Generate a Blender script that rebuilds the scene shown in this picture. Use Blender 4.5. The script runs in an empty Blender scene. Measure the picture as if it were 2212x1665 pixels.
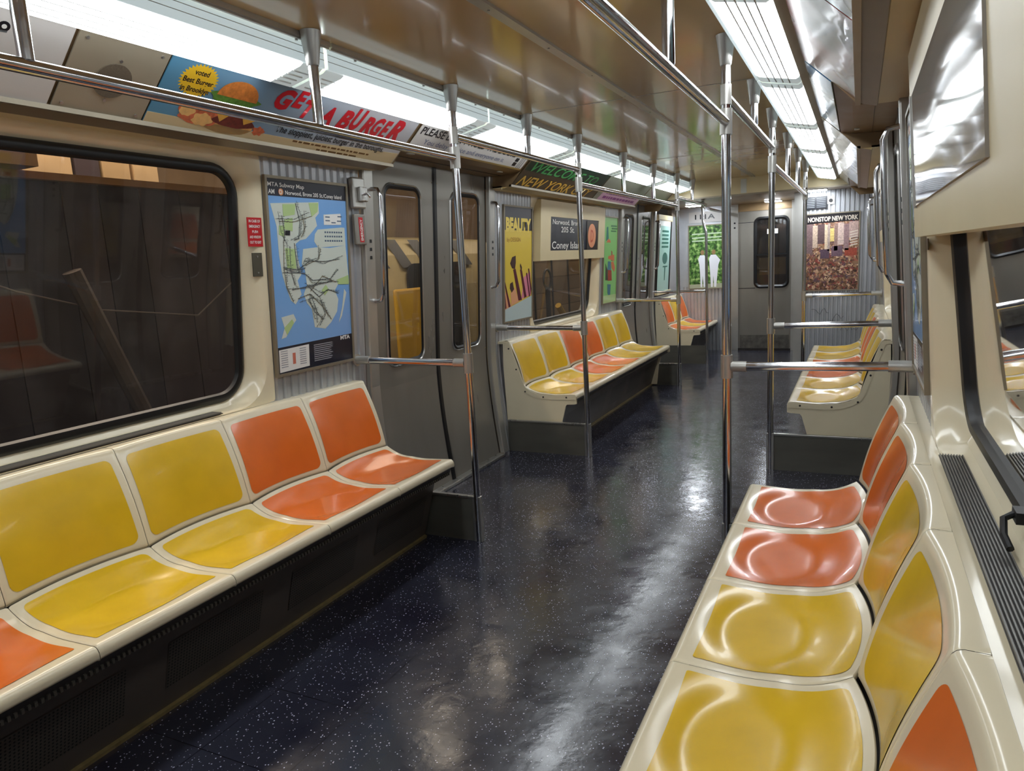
import bpy, bmesh, math, random
from mathutils import Vector, Matrix
random.seed(7)
C = bpy.context.scene.collection
PI = math.pi

# ------------------------------------------------------------------ colours / materials
def lin(c):
    return tuple(((v/255)/12.92 if v/255 <= .04045 else (((v/255)+.055)/1.055)**2.4) for v in c)
_M = {}
def mat(name, rgb, rough=.5, metal=0., spec=.5, emit=0., noise=0., nscale=8., bump=0., bscale=30., coat=0., stretch=None, rnoise=0.):
    if name in _M: return _M[name]
    m = bpy.data.materials.new(name); m.use_nodes = True
    nt = m.node_tree; b = nt.nodes['Principled BSDF']; L = nt.links
    col = (*lin(rgb), 1)
    b.inputs['Base Color'].default_value = col
    b.inputs['Roughness'].default_value = rough
    b.inputs['Metallic'].default_value = metal
    b.inputs['Specular IOR Level'].default_value = spec
    b.inputs['Coat Weight'].default_value = coat
    b.inputs['Coat Roughness'].default_value = .06
    if emit:
        b.inputs['Emission Color'].default_value = col
        b.inputs['Emission Strength'].default_value = emit
    tc = nt.nodes.new('ShaderNodeTexCoord'); mp = nt.nodes.new('ShaderNodeMapping')
    L.new(tc.outputs['Object'], mp.inputs['Vector'])
    if stretch: mp.inputs['Scale'].default_value = stretch
    if noise or rnoise:
        n = nt.nodes.new('ShaderNodeTexNoise'); n.inputs['Scale'].default_value = nscale; n.inputs['Detail'].default_value = 5
        L.new(mp.outputs[0], n.inputs['Vector'])
    if noise:
        r = nt.nodes.new('ShaderNodeMapRange'); r.inputs['From Min'].default_value = .3; r.inputs['From Max'].default_value = .7
        r.inputs['To Min'].default_value = 1-noise; r.inputs['To Max'].default_value = 1+noise
        L.new(n.outputs['Fac'], r.inputs['Value'])
        mx = nt.nodes.new('ShaderNodeVectorMath'); mx.operation = 'SCALE'; mx.inputs[0].default_value = col[:3]
        L.new(r.outputs[0], mx.inputs['Scale']); L.new(mx.outputs[0], b.inputs['Base Color'])
    if rnoise:
        r2 = nt.nodes.new('ShaderNodeMapRange'); r2.inputs['From Min'].default_value = .3; r2.inputs['From Max'].default_value = .7
        r2.inputs['To Min'].default_value = max(.02, rough-rnoise); r2.inputs['To Max'].default_value = rough+rnoise
        L.new(n.outputs['Fac'], r2.inputs['Value']); L.new(r2.outputs[0], b.inputs['Roughness'])
    if bump:
        n2 = nt.nodes.new('ShaderNodeTexNoise'); n2.inputs['Scale'].default_value = bscale; n2.inputs['Detail'].default_value = 3
        L.new(mp.outputs[0], n2.inputs['Vector'])
        bp = nt.nodes.new('ShaderNodeBump'); bp.inputs['Strength'].default_value = bump; bp.inputs['Distance'].default_value = .01
        L.new(n2.outputs['Fac'], bp.inputs['Height']); L.new(bp.outputs[0], b.inputs['Normal'])
    _M[name] = m
    return m

CREAM = mat('cream_fibreglass', (228,216,186), .22, noise=.03, nscale=5, coat=.3)
CREAMW = mat('cream_wall_panel', (214,199,160), .38, noise=.04, nscale=4)
YEL = mat('yellow_fibreglass', (222,182,34), .21, noise=.07, nscale=7, coat=.25)
ORA = mat('orange_fibreglass', (224,112,40), .21, noise=.06, nscale=7, coat=.25)
CHROME = mat('polished_steel_tube', (205,205,208), .13, 1., rnoise=.05, nscale=40)
STEEL = mat('satin_stainless', (176,174,170), .3, .85, noise=.06, nscale=10, stretch=(1,1,.1), rnoise=.06)
STEELD = mat('dull_door_steel', (142,137,129), .34, .45, noise=.07, nscale=6, stretch=(1,1,.25), rnoise=.08, bump=.02, bscale=4)
STEELV = mat('light_trim_aluminium', (190,188,182), .34, .7, noise=.04)
FLUTE = mat('fluted_stainless', (188,190,194), .33, .5, noise=.05, nscale=9)
BLACK = mat('black_rubber', (16,16,18), .42)
DARK = mat('dark_painted_steel', (52,48,46), .42, .3, noise=.25, nscale=9, rnoise=.08)
KICK = mat('bench_kick_panel', (78,70,64), .45, .2, noise=.25, nscale=6, rnoise=.08)
BRASS = mat('worn_brass_edge', (140,122,80), .4, .6, noise=.2, nscale=30)
DIVID = mat('brushed_divider_steel', (104,102,94), .36, .4, noise=.12, nscale=12, stretch=(.3,.3,1), rnoise=.08)
TAN = mat('tan_soffit', (150,126,88), .3, .25, noise=.06, nscale=6)
BROWN = mat('brown_anodised_header', (140,116,84), .34, .25, noise=.12, nscale=6, rnoise=.06)
ADFRAME = mat('ad_rack_aluminium', (150,140,122), .36, .45, noise=.06)
SPK = mat('speaker_panel_enamel', (168,158,138), .4, .3, noise=.03)
LIGHTCAP = mat('lens_end_plastic', (205,208,204), .35)
LENSEND = mat('lens_end_diffuser', (208,222,224), .3, emit=.28)
WHITE = mat('white_ink', (232,232,228), .4)
PAPER = mat('white_card', (206,202,198), .3)
INK = mat('black_ink', (18,20,28), .35)

def ceiling_mat():
    m = mat('ceiling_laminate', (204,178,132), .17, .0, spec=.7, noise=.06, nscale=1.6, coat=.35, rnoise=.05, stretch=(1,1,1))
    return m
CEILM = ceiling_mat()

def floor_mat():
    m = bpy.data.materials.new('speckled_navy_tile'); m.use_nodes = True; nt = m.node_tree; L = nt.links; N = nt.nodes
    b = N['Principled BSDF']; tc = N.new('ShaderNodeTexCoord')
    v = N.new('ShaderNodeTexVoronoi'); v.inputs['Scale'].default_value = 125; L.new(tc.outputs['Object'], v.inputs['Vector'])
    sep = N.new('ShaderNodeSeparateColor'); L.new(v.outputs['Color'], sep.inputs[0])
    # speck size varies with the cell's random colour
    thr = N.new('ShaderNodeMapRange'); thr.inputs['From Min'].default_value = .45; thr.inputs['From Max'].default_value = 1
    thr.inputs['To Min'].default_value = .0; thr.inputs['To Max'].default_value = .3
    L.new(sep.outputs[0], thr.inputs['Value'])
    lt = N.new('ShaderNodeMath'); lt.operation = 'LESS_THAN'; L.new(v.outputs['Distance'], lt.inputs[0]); L.new(thr.outputs[0], lt.inputs[1])
    n = N.new('ShaderNodeTexNoise'); n.inputs['Scale'].default_value = 2.2; n.inputs['Detail'].default_value = 4; L.new(tc.outputs['Object'], n.inputs['Vector'])
    cr = N.new('ShaderNodeValToRGB'); cr.color_ramp.elements[0].color = (*lin((30,29,42)),1); cr.color_ramp.elements[1].color = (*lin((50,52,64)),1)
    cr.color_ramp.elements[0].position = .35; cr.color_ramp.elements[1].position = .7
    L.new(n.outputs['Fac'], cr.inputs[0])
    mx = N.new('ShaderNodeMix'); mx.data_type = 'RGBA'; L.new(lt.outputs[0], mx.inputs['Factor']); L.new(cr.outputs[0], mx.inputs['A'])
    mx.inputs['B'].default_value = (*lin((186,184,200)),1)
    # tile joints every 0.305 m
    sx = N.new('ShaderNodeSeparateXYZ'); L.new(tc.outputs['Object'], sx.inputs[0])
    js = []
    for ax in ('X','Y'):
        a = N.new('ShaderNodeMath'); a.operation = 'MULTIPLY'; a.inputs[1].default_value = 1/.305; L.new(sx.outputs[ax], a.inputs[0])
        f = N.new('ShaderNodeMath'); f.operation = 'FRACT'; L.new(a.outputs[0], f.inputs[0])
        g = N.new('ShaderNodeMath'); g.operation = 'LESS_THAN'; g.inputs[1].default_value = .009; L.new(f.outputs[0], g.inputs[0]); js.append(g)
    mxm = N.new('ShaderNodeMath'); mxm.operation = 'MAXIMUM'; L.new(js[0].outputs[0], mxm.inputs[0]); L.new(js[1].outputs[0], mxm.inputs[1])
    m2 = N.new('ShaderNodeMix'); m2.data_type = 'RGBA'; L.new(mxm.outputs[0], m2.inputs['Factor']); L.new(mx.outputs['Result'], m2.inputs['A'])
    m2.inputs['B'].default_value = (*lin((14,14,20)),1); L.new(m2.outputs['Result'], b.inputs['Base Color'])
    r = N.new('ShaderNodeMapRange'); r.inputs['From Min'].default_value = .3; r.inputs['From Max'].default_value = .7
    r.inputs['To Min'].default_value = .12; r.inputs['To Max'].default_value = .24
    n3 = N.new('ShaderNodeTexNoise'); n3.inputs['Scale'].default_value = 6; n3.inputs['Detail'].default_value = 6; L.new(tc.outputs['Object'], n3.inputs['Vector'])
    L.new(n3.outputs['Fac'], r.inputs['Value']); L.new(r.outputs[0], b.inputs['Roughness'])
    b.inputs['Specular IOR Level'].default_value = .8
    # uneven tiles: broad waves, fine texture, sunk joints
    nb = N.new('ShaderNodeTexNoise'); nb.inputs['Scale'].default_value = 9; nb.inputs['Detail'].default_value = 3; L.new(tc.outputs['Object'], nb.inputs['Vector'])
    nf = N.new('ShaderNodeTexNoise'); nf.inputs['Scale'].default_value = 140; L.new(tc.outputs['Object'], nf.inputs['Vector'])
    s1 = N.new('ShaderNodeMath'); s1.operation = 'MULTIPLY_ADD'; s1.inputs[1].default_value = .06; L.new(nf.outputs['Fac'], s1.inputs[0]); L.new(nb.outputs['Fac'], s1.inputs[2])
    s2 = N.new('ShaderNodeMath'); s2.operation = 'MULTIPLY_ADD'; s2.inputs[1].default_value = -.25; L.new(mxm.outputs[0], s2.inputs[0]); L.new(s1.outputs[0], s2.inputs[2])
    fr_, fl_ = [], []
    for ax in ('X','Y'):
        a = N.new('ShaderNodeMath'); a.operation = 'MULTIPLY'; a.inputs[1].default_value = 1/.305; L.new(sx.outputs[ax], a.inputs[0])
        f = N.new('ShaderNodeMath'); f.operation = 'FRACT'; L.new(a.outputs[0], f.inputs[0]); fr_.append(f)
        g = N.new('ShaderNodeMath'); g.operation = 'FLOOR'; L.new(a.outputs[0], g.inputs[0]); fl_.append(g)
    cb = N.new('ShaderNodeCombineXYZ'); L.new(fl_[0].outputs[0], cb.inputs[0]); L.new(fl_[1].outputs[0], cb.inputs[1])
    wn = N.new('ShaderNodeTexWhiteNoise'); wn.noise_dimensions = '2D'; L.new(cb.outputs[0], wn.inputs['Vector'])
    sc2 = N.new('ShaderNodeSeparateColor'); L.new(wn.outputs['Color'], sc2.inputs[0]); acc = s2
    for k in (0,1):
        u_ = N.new('ShaderNodeMath'); u_.operation = 'SUBTRACT'; u_.inputs[1].default_value = .5; L.new(sc2.outputs[k], u_.inputs[0])
        w_ = N.new('ShaderNodeMath'); w_.operation = 'MULTIPLY'; L.new(u_.outputs[0], w_.inputs[0]); L.new(fr_[k].outputs[0], w_.inputs[1])
        x_ = N.new('ShaderNodeMath'); x_.operation = 'MULTIPLY_ADD'; x_.inputs[1].default_value = 2.2; L.new(w_.outputs[0], x_.inputs[0]); L.new(acc.outputs[0], x_.inputs[2]); acc = x_
    bp = N.new('ShaderNodeBump'); bp.inputs['Strength'].default_value = .2; bp.inputs['Distance'].default_value = .008
    L.new(acc.outputs[0], bp.inputs['Height']); L.new(bp.outputs[0], b.inputs['Normal'])
    return m
FLOORM = floor_mat()

def glass_mat(name, tint, refl=1.0, haze=.0, rough=.02):
    m = bpy.data.materials.new(name); m.use_nodes = True; nt = m.node_tree; N = nt.nodes; L = nt.links
    N.remove(N['Principled BSDF']); out = N['Material Output']
    t = N.new('ShaderNodeBsdfTransparent'); t.inputs[0].default_value = (*tint,1)
    g = N.new('ShaderNodeBsdfGlossy'); g.inputs['Roughness'].default_value = rough; g.inputs[0].default_value = (.95,.95,.95,1)
    f = N.new('ShaderNodeFresnel'); f.inputs[0].default_value = 1.5
    mu = N.new('ShaderNodeMath'); mu.operation = 'MULTIPLY'; mu.inputs[1].default_value = refl; mu.use_clamp = True; L.new(f.outputs[0], mu.inputs[0])
    mx = N.new('ShaderNodeMixShader'); L.new(mu.outputs[0], mx.inputs[0]); L.new(t.outputs[0], mx.inputs[1]); L.new(g.outputs[0], mx.inputs[2])
    if haze:
        d = N.new('ShaderNodeBsdfDiffuse'); d.inputs[0].default_value = (.5,.48,.45,1)
        n = N.new('ShaderNodeTexNoise'); n.inputs['Scale'].default_value = 4; n.inputs['Detail'].default_value = 8; n.inputs['Roughness'].default_value = .75
        tc = N.new('ShaderNodeTexCoord'); L.new(tc.outputs['Object'], n.inputs['Vector'])
        r = N.new('ShaderNodeMapRange'); r.inputs['From Min'].default_value = .45; r.inputs['From Max'].default_value = .75; r.inputs['To Min'].default_value = 0.01; r.inputs['To Max'].default_value = haze
        L.new(n.outputs['Fac'], r.inputs['Value'])
        m3 = N.new('ShaderNodeMixShader'); L.new(r.outputs[0], m3.inputs[0]); L.new(mx.outputs[0], m3.inputs[1]); L.new(d.outputs[0], m3.inputs[2]); mx = m3
    L.new(mx.outputs[0], out.inputs['Surface'])
    return m
GLASS = glass_mat('scratched_window_glass', (.72,.7,.7), 1.5, .07)
DGLASS = glass_mat('door_window_glass', (.8,.78,.75), 1.3, .05)

def perf_mat():
    m = bpy.data.materials.new('perforated_dark_grille'); m.use_nodes = True; nt = m.node_tree; N = nt.nodes; L = nt.links; b = N['Principled BSDF']
    tc = N.new('ShaderNodeTexCoord'); s = N.new('ShaderNodeSeparateXYZ'); L.new(tc.outputs['Object'], s.inputs[0]); ds = []
    for ax in ('Y','Z'):
        a = N.new('ShaderNodeMath'); a.operation = 'MULTIPLY'; a.inputs[1].default_value = 95; L.new(s.outputs[ax], a.inputs[0])
        f = N.new('ShaderNodeMath'); f.operation = 'FRACT'; L.new(a.outputs[0], f.inputs[0])
        g = N.new('ShaderNodeMath'); g.operation = 'SUBTRACT'; g.inputs[1].default_value = .5; L.new(f.outputs[0], g.inputs[0])
        h = N.new('ShaderNodeMath'); h.operation = 'MULTIPLY'; L.new(g.outputs[0], h.inputs[0]); L.new(g.outputs[0], h.inputs[1]); ds.append(h)
    ad = N.new('ShaderNodeMath'); L.new(ds[0].outputs[0], ad.inputs[0]); L.new(ds[1].outputs[0], ad.inputs[1])
    lt = N.new('ShaderNodeMath'); lt.operation = 'LESS_THAN'; lt.inputs[1].default_value = .07; L.new(ad.outputs[0], lt.inputs[0])
    mx = N.new('ShaderNodeMix'); mx.data_type = 'RGBA'; L.new(lt.outputs[0], mx.inputs['Factor'])
    mx.inputs['A'].default_value = (*lin((76,69,63)),1); mx.inputs['B'].default_value = (*lin((10,10,10)),1)
    L.new(mx.outputs['Result'], b.inputs['Base Color']); b.inputs['Roughness'].default_value = .45; b.inputs['Metallic'].default_value = .3
    return m
PERF = perf_mat()

def lens_mat():
    m = bpy.data.materials.new('lit_fluorescent_lens'); m.use_nodes = True; nt = m.node_tree; N = nt.nodes; L = nt.links; b = N['Principled BSDF']
    b.inputs['Base Color'].default_value = (.8,.82,.84,1); b.inputs['Roughness'].default_value = .3
    b.inputs['Emission Color'].default_value = (.90,.96,1.0,1)
    b.inputs['Emission Strength'].default_value = LENS
    return m
LENS = 7.0
LENSM = lens_mat(); LAMPM = mat('lit_lamp_lens', (235,242,250), .3, emit=60.)

# ------------------------------------------------------------------ mesh helpers
def link(o, parent=None):
    C.objects.link(o)
    if parent is not None: o.parent = parent
    return o
def mk(name, verts, faces, m, parent=None, smooth=False):
    me = bpy.data.meshes.new(name); me.from_pydata([tuple(v) for v in verts], [], faces); me.update()
    if smooth:
        for p in me.polygons: p.use_smooth = True
    me.materials.append(m)
    return link(bpy.data.objects.new(name, me), parent)
def tag(o, label=None, cat=None, group=None, kind=None):
    if label: o['label'] = label
    if cat: o['category'] = cat
    if group: o['group'] = group
    if kind: o['kind'] = kind
    return o
def empty(name, loc=(0,0,0), label=None, cat=None, group=None, rz=0, kind=None):
    o = bpy.data.objects.new(name, None); o.empty_display_size = .1; o.location = loc; o.rotation_euler = (0,0,rz)
    C.objects.link(o); return tag(o, label, cat, group, kind)
class MB:
    def __init__(s): s.v = []; s.f = []
    def add(s, vs, fs):
        n = len(s.v); s.v += [tuple(v) for v in vs]; s.f += [tuple(i+n for i in f) for f in fs]; return s
    def box(s, x0,x1,y0,y1,z0,z1):
        return s.add([(x0,y0,z0),(x1,y0,z0),(x1,y1,z0),(x0,y1,z0),(x0,y0,z1),(x1,y0,z1),(x1,y1,z1),(x0,y1,z1)],
                     [(3,2,1,0),(4,5,6,7),(0,1,5,4),(1,2,6,5),(2,3,7,6),(3,0,4,7)])
    def tube(s, pts, r, n=14, cap=True):
        pts = [Vector(p) for p in pts]; rs = r if isinstance(r,(list,tuple)) else [r]*len(pts)
        rings = []; prev = None
        for i,p in enumerate(pts):
            d = (pts[min(i+1,len(pts)-1)]-pts[max(i-1,0)]).normalized()
            if prev is None:
                a = Vector((0,0,1)) if abs(d.z) < .9 else Vector((1,0,0)); u = d.cross(a).normalized()
            else: u = (prev - d*prev.dot(d)).normalized()
            prev = u; w = d.cross(u)
            rings.append([p+(u*math.cos(2*PI*k/n)+w*math.sin(2*PI*k/n))*rs[i] for k in range(n)])
        vs = [v for rg in rings for v in rg]; fs = []
        for i in range(len(pts)-1):
            for k in range(n): fs.append((i*n+k, i*n+(k+1)%n, (i+1)*n+(k+1)%n, (i+1)*n+k))
        if cap: fs += [tuple(range(n-1,-1,-1)), tuple((len(pts)-1)*n+k for k in range(n))]
        return s.add(vs, fs)
    def prism(s, poly, fr, t0, t1):
        # polygon in frame (O,U,V,N) extruded from t0 to t1 along N
        O,U,V,Nn = fr; n = len(poly)
        vs = [O+U*a+V*b+Nn*t0 for a,b in poly]+[O+U*a+V*b+Nn*t1 for a,b in poly]
        fs = [tuple(range(n-1,-1,-1)), tuple(range(n,2*n))]+[(i,(i+1)%n,n+(i+1)%n,n+i) for i in range(n)]
        return s.add(vs, fs)
    def build(s, name, m, parent=None, smooth=False):
        o = mk(name, s.v, s.f, m, parent)
        if smooth: auto(o)
        return o
def auto(o, ang=40):
    me = o.data
    for p in me.polygons: p.use_smooth = True
    try: me.set_sharp_from_angle(angle=math.radians(ang))
    except Exception: pass
    return o
def clean(o):
    bm = bmesh.new(); bm.from_mesh(o.data); bmesh.ops.recalc_face_normals(bm, faces=bm.faces); bm.to_mesh(o.data); bm.free(); return o
def bevel(o, w=.004, seg=2):
    md = o.modifiers.new('bevel','BEVEL'); md.width = w; md.segments = seg; md.limit_method = 'ANGLE'; md.angle_limit = math.radians(40); return o
def box(name, x0,x1,y0,y1,z0,z1, m, parent=None, bw=0):
    if x0 > x1: x0,x1 = x1,x0
    o = MB().box(x0,x1,y0,y1,z0,z1).build(name, m, parent)
    return bevel(o, bw) if bw else o
def frame(O, U, V):
    O = Vector(O); U = Vector(U).normalized(); V = Vector(V).normalized(); return (O, U, V, U.cross(V))
def rrect(u0,u1,v0,v1,r,n=6):
    pts = []
    for cx,cy,a0 in ((u1-r,v0+r,-PI/2),(u1-r,v1-r,0),(u0+r,v1-r,PI/2),(u0+r,v0+r,PI)):
        for k in range(n+1):
            a = a0+PI/2*k/n; pts.append((cx+r*math.cos(a), cy+r*math.sin(a)))
    return pts
def flat(name, poly, fr, m, parent, h=.0006, base=0.):
    """thin printed patch of real thickness lying on a panel"""
    return clean(MB().prism(poly, fr, base, base+h).build(name, m, parent))
def text(name, s, fr, u, v, h, m, parent, width=None, align='LEFT', shear=0., bold=0., off=.0014, rot=0.):
    c = bpy.data.curves.new(name, 'FONT'); c.body = s; c.size = 1; c.align_x = 'LEFT'; c.shear = shear; c.offset = bold; c.resolution_u = 3
    t = bpy.data.objects.new(name, c); C.objects.link(t)
    dg = bpy.context.evaluated_depsgraph_get(); me = bpy.data.meshes.new_from_object(t.evaluated_get(dg))
    bpy.data.objects.remove(t); bpy.data.curves.remove(c)
    xs = [p.co.x for p in me.vertices]; 
    if not xs: return None
    x0,x1 = min(xs),max(xs); sy = h/.72; sx = sy if width is None else width/(x1-x0)
    wd = (x1-x0)*sx; sh = {'LEFT':0,'CENTER':-wd/2,'RIGHT':-wd}[align]
    O,U,V,Nn = fr; cr,sr = math.cos(rot),math.sin(rot)
    for p in me.vertices:
        a = (p.co.x-x0)*sx+sh; b = p.co.y*sy; a,b = a*cr-b*sr, a*sr+b*cr
        p.co = O+U*(u+a)+V*(v+b)+Nn*off
    me.name = name; me.materials.clear(); me.materials.append(m)
    return link(bpy.data.objects.new(name, me), parent)
def copy_tree(o, parent=None):
    c = o.copy(); C.objects.link(c); c.parent = parent
    for ch in list(o.children): copy_tree(ch, c)
    return c

# ------------------------------------------------------------------ body dimensions (metres)
H = 2.068; PX = .575
Y1,Y2,Y3,Y4 = 2.82,4.365,7.08,8.54        # stanchions at bench ends / door bays
W = .44
YB = -1.5                                   # car end behind the viewer
YE = 9.8                                    # end wall
def xw(z):                                  # wall half-width, widest at the belt line
    if z < .72: return 1.168+.06*math.sin(PI/2*max(z,0)/.72)
    return 1.228-.068*((z-.72)/1.14)
ZS = [0,.1,.25,.4,.55,.72,.9,1.1,1.3,1.5,1.7,1.79]

# ------------------------------------------------------------------ floor, ceiling, end walls
fl = MB().box(-1.3,1.3,YB,YE,-.05,0).build('floor', FLOORM); tag(fl, kind='structure')
YH = 8.08
ce = MB()
ce.box(-.62,.62,YB,YH,H,H+.04)
ceo = tag(ce.build('ceiling', CEILM), kind='structure')
# roof shell above the lights and ads, closes the light gap
rs = MB()
for s in (-1,1):
    rs.add([(s*.62,YB,H+.01),(s*.62,YE,H+.01),(s*.83,YE,H+.005),(s*.83,YB,H+.005)],[(0,1,2,3)])
    rs.add([(s*.83,YB,H+.005),(s*.83,YE,H+.005),(s*1.3,YE,1.93),(s*1.3,YB,1.93)],[(0,1,2,3)])
ro = tag(rs.build('ceiling', CREAMW), kind='structure')
# centre moulding with screws
t = MB().box(-.022,.012,YB,YH,H-.006,H).box(.012,.02,YB,YH,H-.010,H)
tr = tag(t.build('trim_1', STEELV), kind='structure')
sc = MB()
for k in range(20):
    y = -1.2+k*.47; sc.tube([(-.006,y,H-.006),(-.006,y,H-.009)],.004,8)
sc.build('screws', STEEL, tr)
for i,y in enumerate((3.57,1.2,5.9)):
    j = tag(MB().box(-.60,.60,y,y+.004,H-.0015,H).build('trim_%d'%(i+2), STEELV), kind='structure')
# dropped header over the end bay
hd = tag(box('trim_5', -1.2,1.2,YH,YH+.03,1.895,H+.02, CREAMW), kind='structure')
ec = tag(MB().box(-1.3,1.3,YH+.03,YE,1.895,1.93).build('ceiling', BROWN), kind='structure')
box('header_bead', -1.1,1.1,YH-.006,YH+.03,1.885,1.90, ADFRAME, hd)
box('cover_plate', -.125,-.065,YH-.004,YH,1.905,2.05, LIGHTCAP, hd)
bw = tag(box('wall_back', -1.35,1.35,YB-.05,YB,0,2.1, FLUTE), kind='structure')

# fluted sheet on an arbitrary ruled surface (wall profile), y range
def fluted(mb, s, y0, y1, z0, z1, depth=.010, pitch=.048, off=0.):
    zs = [z0]+[z for z in ZS if z0 < z < z1]+[z1]
    ys = []; y = y0
    while y < y1-1e-6:
        for dy,dd in ((0,0),(.006,-1),(.018,-1),(.024,0)):
            if y+dy <= y1: ys.append((y+dy,dd))
        y += pitch
    ys.append((y1,0))
    vs = [(s*(xw(z)+off-dd*depth), y, z) for z in zs for (y,dd) in ys]; n = len(ys)
    fs = [(i*n+k, i*n+k+1, (i+1)*n+k+1, (i+1)*n+k) for i in range(len(zs)-1) for k in range(n-1)]
    mb.add(vs, fs)
def plain(mb, s, y0, y1, z0, z1, off=0.):
    zs = [z0]+[z for z in ZS if z0 < z < z1]+[z1]
    vs = [(s*(xw(z)+off), y, z) for z in zs for y in (y0,y1)]
    mb.add(vs, [(2*i,2*i+1,2*i+3,2*i+2) for i in range(len(zs)-1)])

BAYS = [(-.5,2.90),(4.29,7.14),(8.50,YE)]
WIN = {0:(.76,2.16), 1:(5.03,6.43)}
for s,nm in ((-1,'wall_left'),(1,'wall_right')):
    for bi,(a,b) in enumerate(BAYS):
        mb = MB()
        if bi in WIN:
            w0,w1 = WIN[bi]; c0,c1 = w0-.1,w1+.1
            fluted(mb, s, a, c0, .0, 1.79); fluted(mb, s, c1, b, .0, 1.79); plain(mb, s, c0, c1, 0, .775)
        else:
            if s > 0: fluted(mb, s, a, YE, 0, 1.79)
            else:
                fluted(mb, s, a, 8.62, 0, 1.79); plain(mb, s, 9.40, YE, 0, 1.79); plain(mb, s, 8.62, 9.40, 0, .8)
        tag(mb.build(nm, FLUTE), kind='structure')
    tag(box(nm, s*1.18, s*1.26, YB, -.5, 0, 1.79, FLUTE), kind='structure')

# ------------------------------------------------------------------ windows
def wx(z): return 1.305-.1*(z-.81)/.92       # glass plane half-width
def make_window(n, s, w0, w1, latch=None):
    root = empty('window_%d'%n, (s*1.25,(w0+w1)/2,.8), kind='structure')
    inv = Matrix.Translation((-s*1.25,-(w0+w1)/2,-.8))
    def par(o): o.matrix_parent_inverse = inv; return o
    z0,z1 = .812,1.735
    N = 9
    # surround: wall plane rectangle -> rounded wall ring -> cove -> glass ring
    def ring(r, e, xf, zf=lambda z:z):
        return [(s*xf(z), y, z) for (y,z) in rrect(w0-e,w1+e,z0-e,z1+e,r,N)]
    outer = []
    for (y,z) in rrect(w0-.065,w1+.065,z0-.01,z1+.04,.16,N):
        # project on outer rectangle
        cy,cz = (w0+w1)/2,(z0+z1)/2; hy,hz = (w1-w0)/2+.1,(1.792-.772)/2; czo = (1.792+.772)/2
        dy,dz = (y-cy)/hy,(z-czo)/hz; m_ = max(abs(dy),abs(dz)); outer.append((cy+dy/m_*hy, czo+dz/m_*hz))
    def F(t, r, e, et, eb): return rrect(w0-e,w1+e,z0-eb,z1+et,r,N)
    rings = []
    rings.append([(s*(xw(z)-.004),y,z) for y,z in outer])
    specs = [(0,.16,.065,.05,.036),(.12,.155,.052,.042,.035),(.4,.145,.034,.03,.034),(.75,.135,.018,.016,.026),(1,.125,.006,.006,.0)]
    for t,r,e,et,eb in specs:
        rings.append([(s*((xw(z)-.004)*(1-t)+wx(z)*t), y, z) for y,z in F(t,r,e,et,eb)])
    vs = [v for rg in rings for v in rg]; n_ = len(rings[0]); fs = []
    for i in range(len(rings)-1):
        for k in range(n_): fs.append((i*n_+k, i*n_+(k+1)%n_, (i+1)*n_+(k+1)%n_, (i+1)*n_+k))
    par(auto(mk('window_surround', vs, fs, CREAM, root), 35))
    g = MB()
    prof = [(-.004,.0),(.000,-.010),(.014,-.016),(.030,-.012),(.036,.004)]
    rg = []
    for e,dx in prof: rg.append([(s*(wx(z)+dx-.002),y,z) for y,z in rrect(w0+e-.004,w1-e+.004,z0+e-.002,z1-e+.004,max(.02,.125-e),N)])
    fs = []
    for i in range(len(rg)-1):
        for k in range(n_): fs.append((i*n_+k, i*n_+(k+1)%n_, (i+1)*n_+(k+1)%n_, (i+1)*n_+k))
    par(auto(mk('rubber_gasket', [v for r in rg for v in r], fs, BLACK, root), 50))
    poly = rrect(w0+.02,w1-.02,z0+.02,z1-.02,.1,N)
    par(mk('pane', [(s*wx(z),y,z) for y,z in poly], [tuple(range(len(poly)))], GLASS, root))
    if latch is not None:
        l = MB(); l.box(s*(wx(.83)-.03),s*(wx(.83)-.012),latch-.02,latch+.02,.826,.846)
        l.tube([(s*(wx(.83)-.03),latch,.838),(s*(wx(.83)-.045),latch-.005,.83),(s*(wx(.83)-.05),latch-.045,.815),(s*(wx(.83)-.045),latch-.075,.803)],.006,8)
        par(clean(l.build('latch', BLACK, root)))
    return root
make_window(1,-1,*WIN[0]); make_window(2,1,*WIN[0],latch=1.40)
make_window(3,-1,*WIN[1]); make_window(4,1,*WIN[1])
# small fixed window in the end bay, left
w5 = empty('window_5', (-1.2,9.35,.85), kind='structure')
o = MB(); o.box(-1.225,-1.19,8.66,9.36,.82,.86); o.box(-1.20,-1.15,8.66,9.36,1.72,1.79); bx = o.build('window_surround', CREAMW, w5); bx.matrix_parent_inverse = Matrix.Translation((1.2,-9.35,-.85))

# sill grilles
for s,lab in ((-1,'black ribbed vent strip on the left window sill behind the yellow and orange seats'),(1,'black ribbed vent strip on the right window ledge behind the yellow seats')):
    r = empty('sill_vent', (s*1.240,1.4,.780), lab, 'vent')
    b = MB().box(-.026,.026,-.57,.57,0,.003).build('backing', DARK, r)
    m_ = MB()
    for k in range(9): m_.box(-.025+k*.0058,-.0225+k*.0058,-.565,.565,.003,.0075)
    m_.build('ribs', mat('grey_vent_ribs',(118,116,112),.4,.5), r)
# ledge from seat top to window (cream sill)
for s in (-1,1):
    for (a,b) in ((.14,2.80),(4.40,7.06)):
        tag(box('trim_%d'%(6 if s<0 else 7), s*1.175, s*1.29, a, b, .752, .770, CREAM), kind='structure')

# ------------------------------------------------------------------ soffit + ad racks + header bands
bz = (-1.01,1.80); tz = (-.825,1.975); EL = math.hypot(.185,.175)
def adframe(s, y0):
    V = Vector((-s*.185,0,.175))
    return frame((s*1.01,y0,1.80),(0,-s*1,0),V) if True else None
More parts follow.
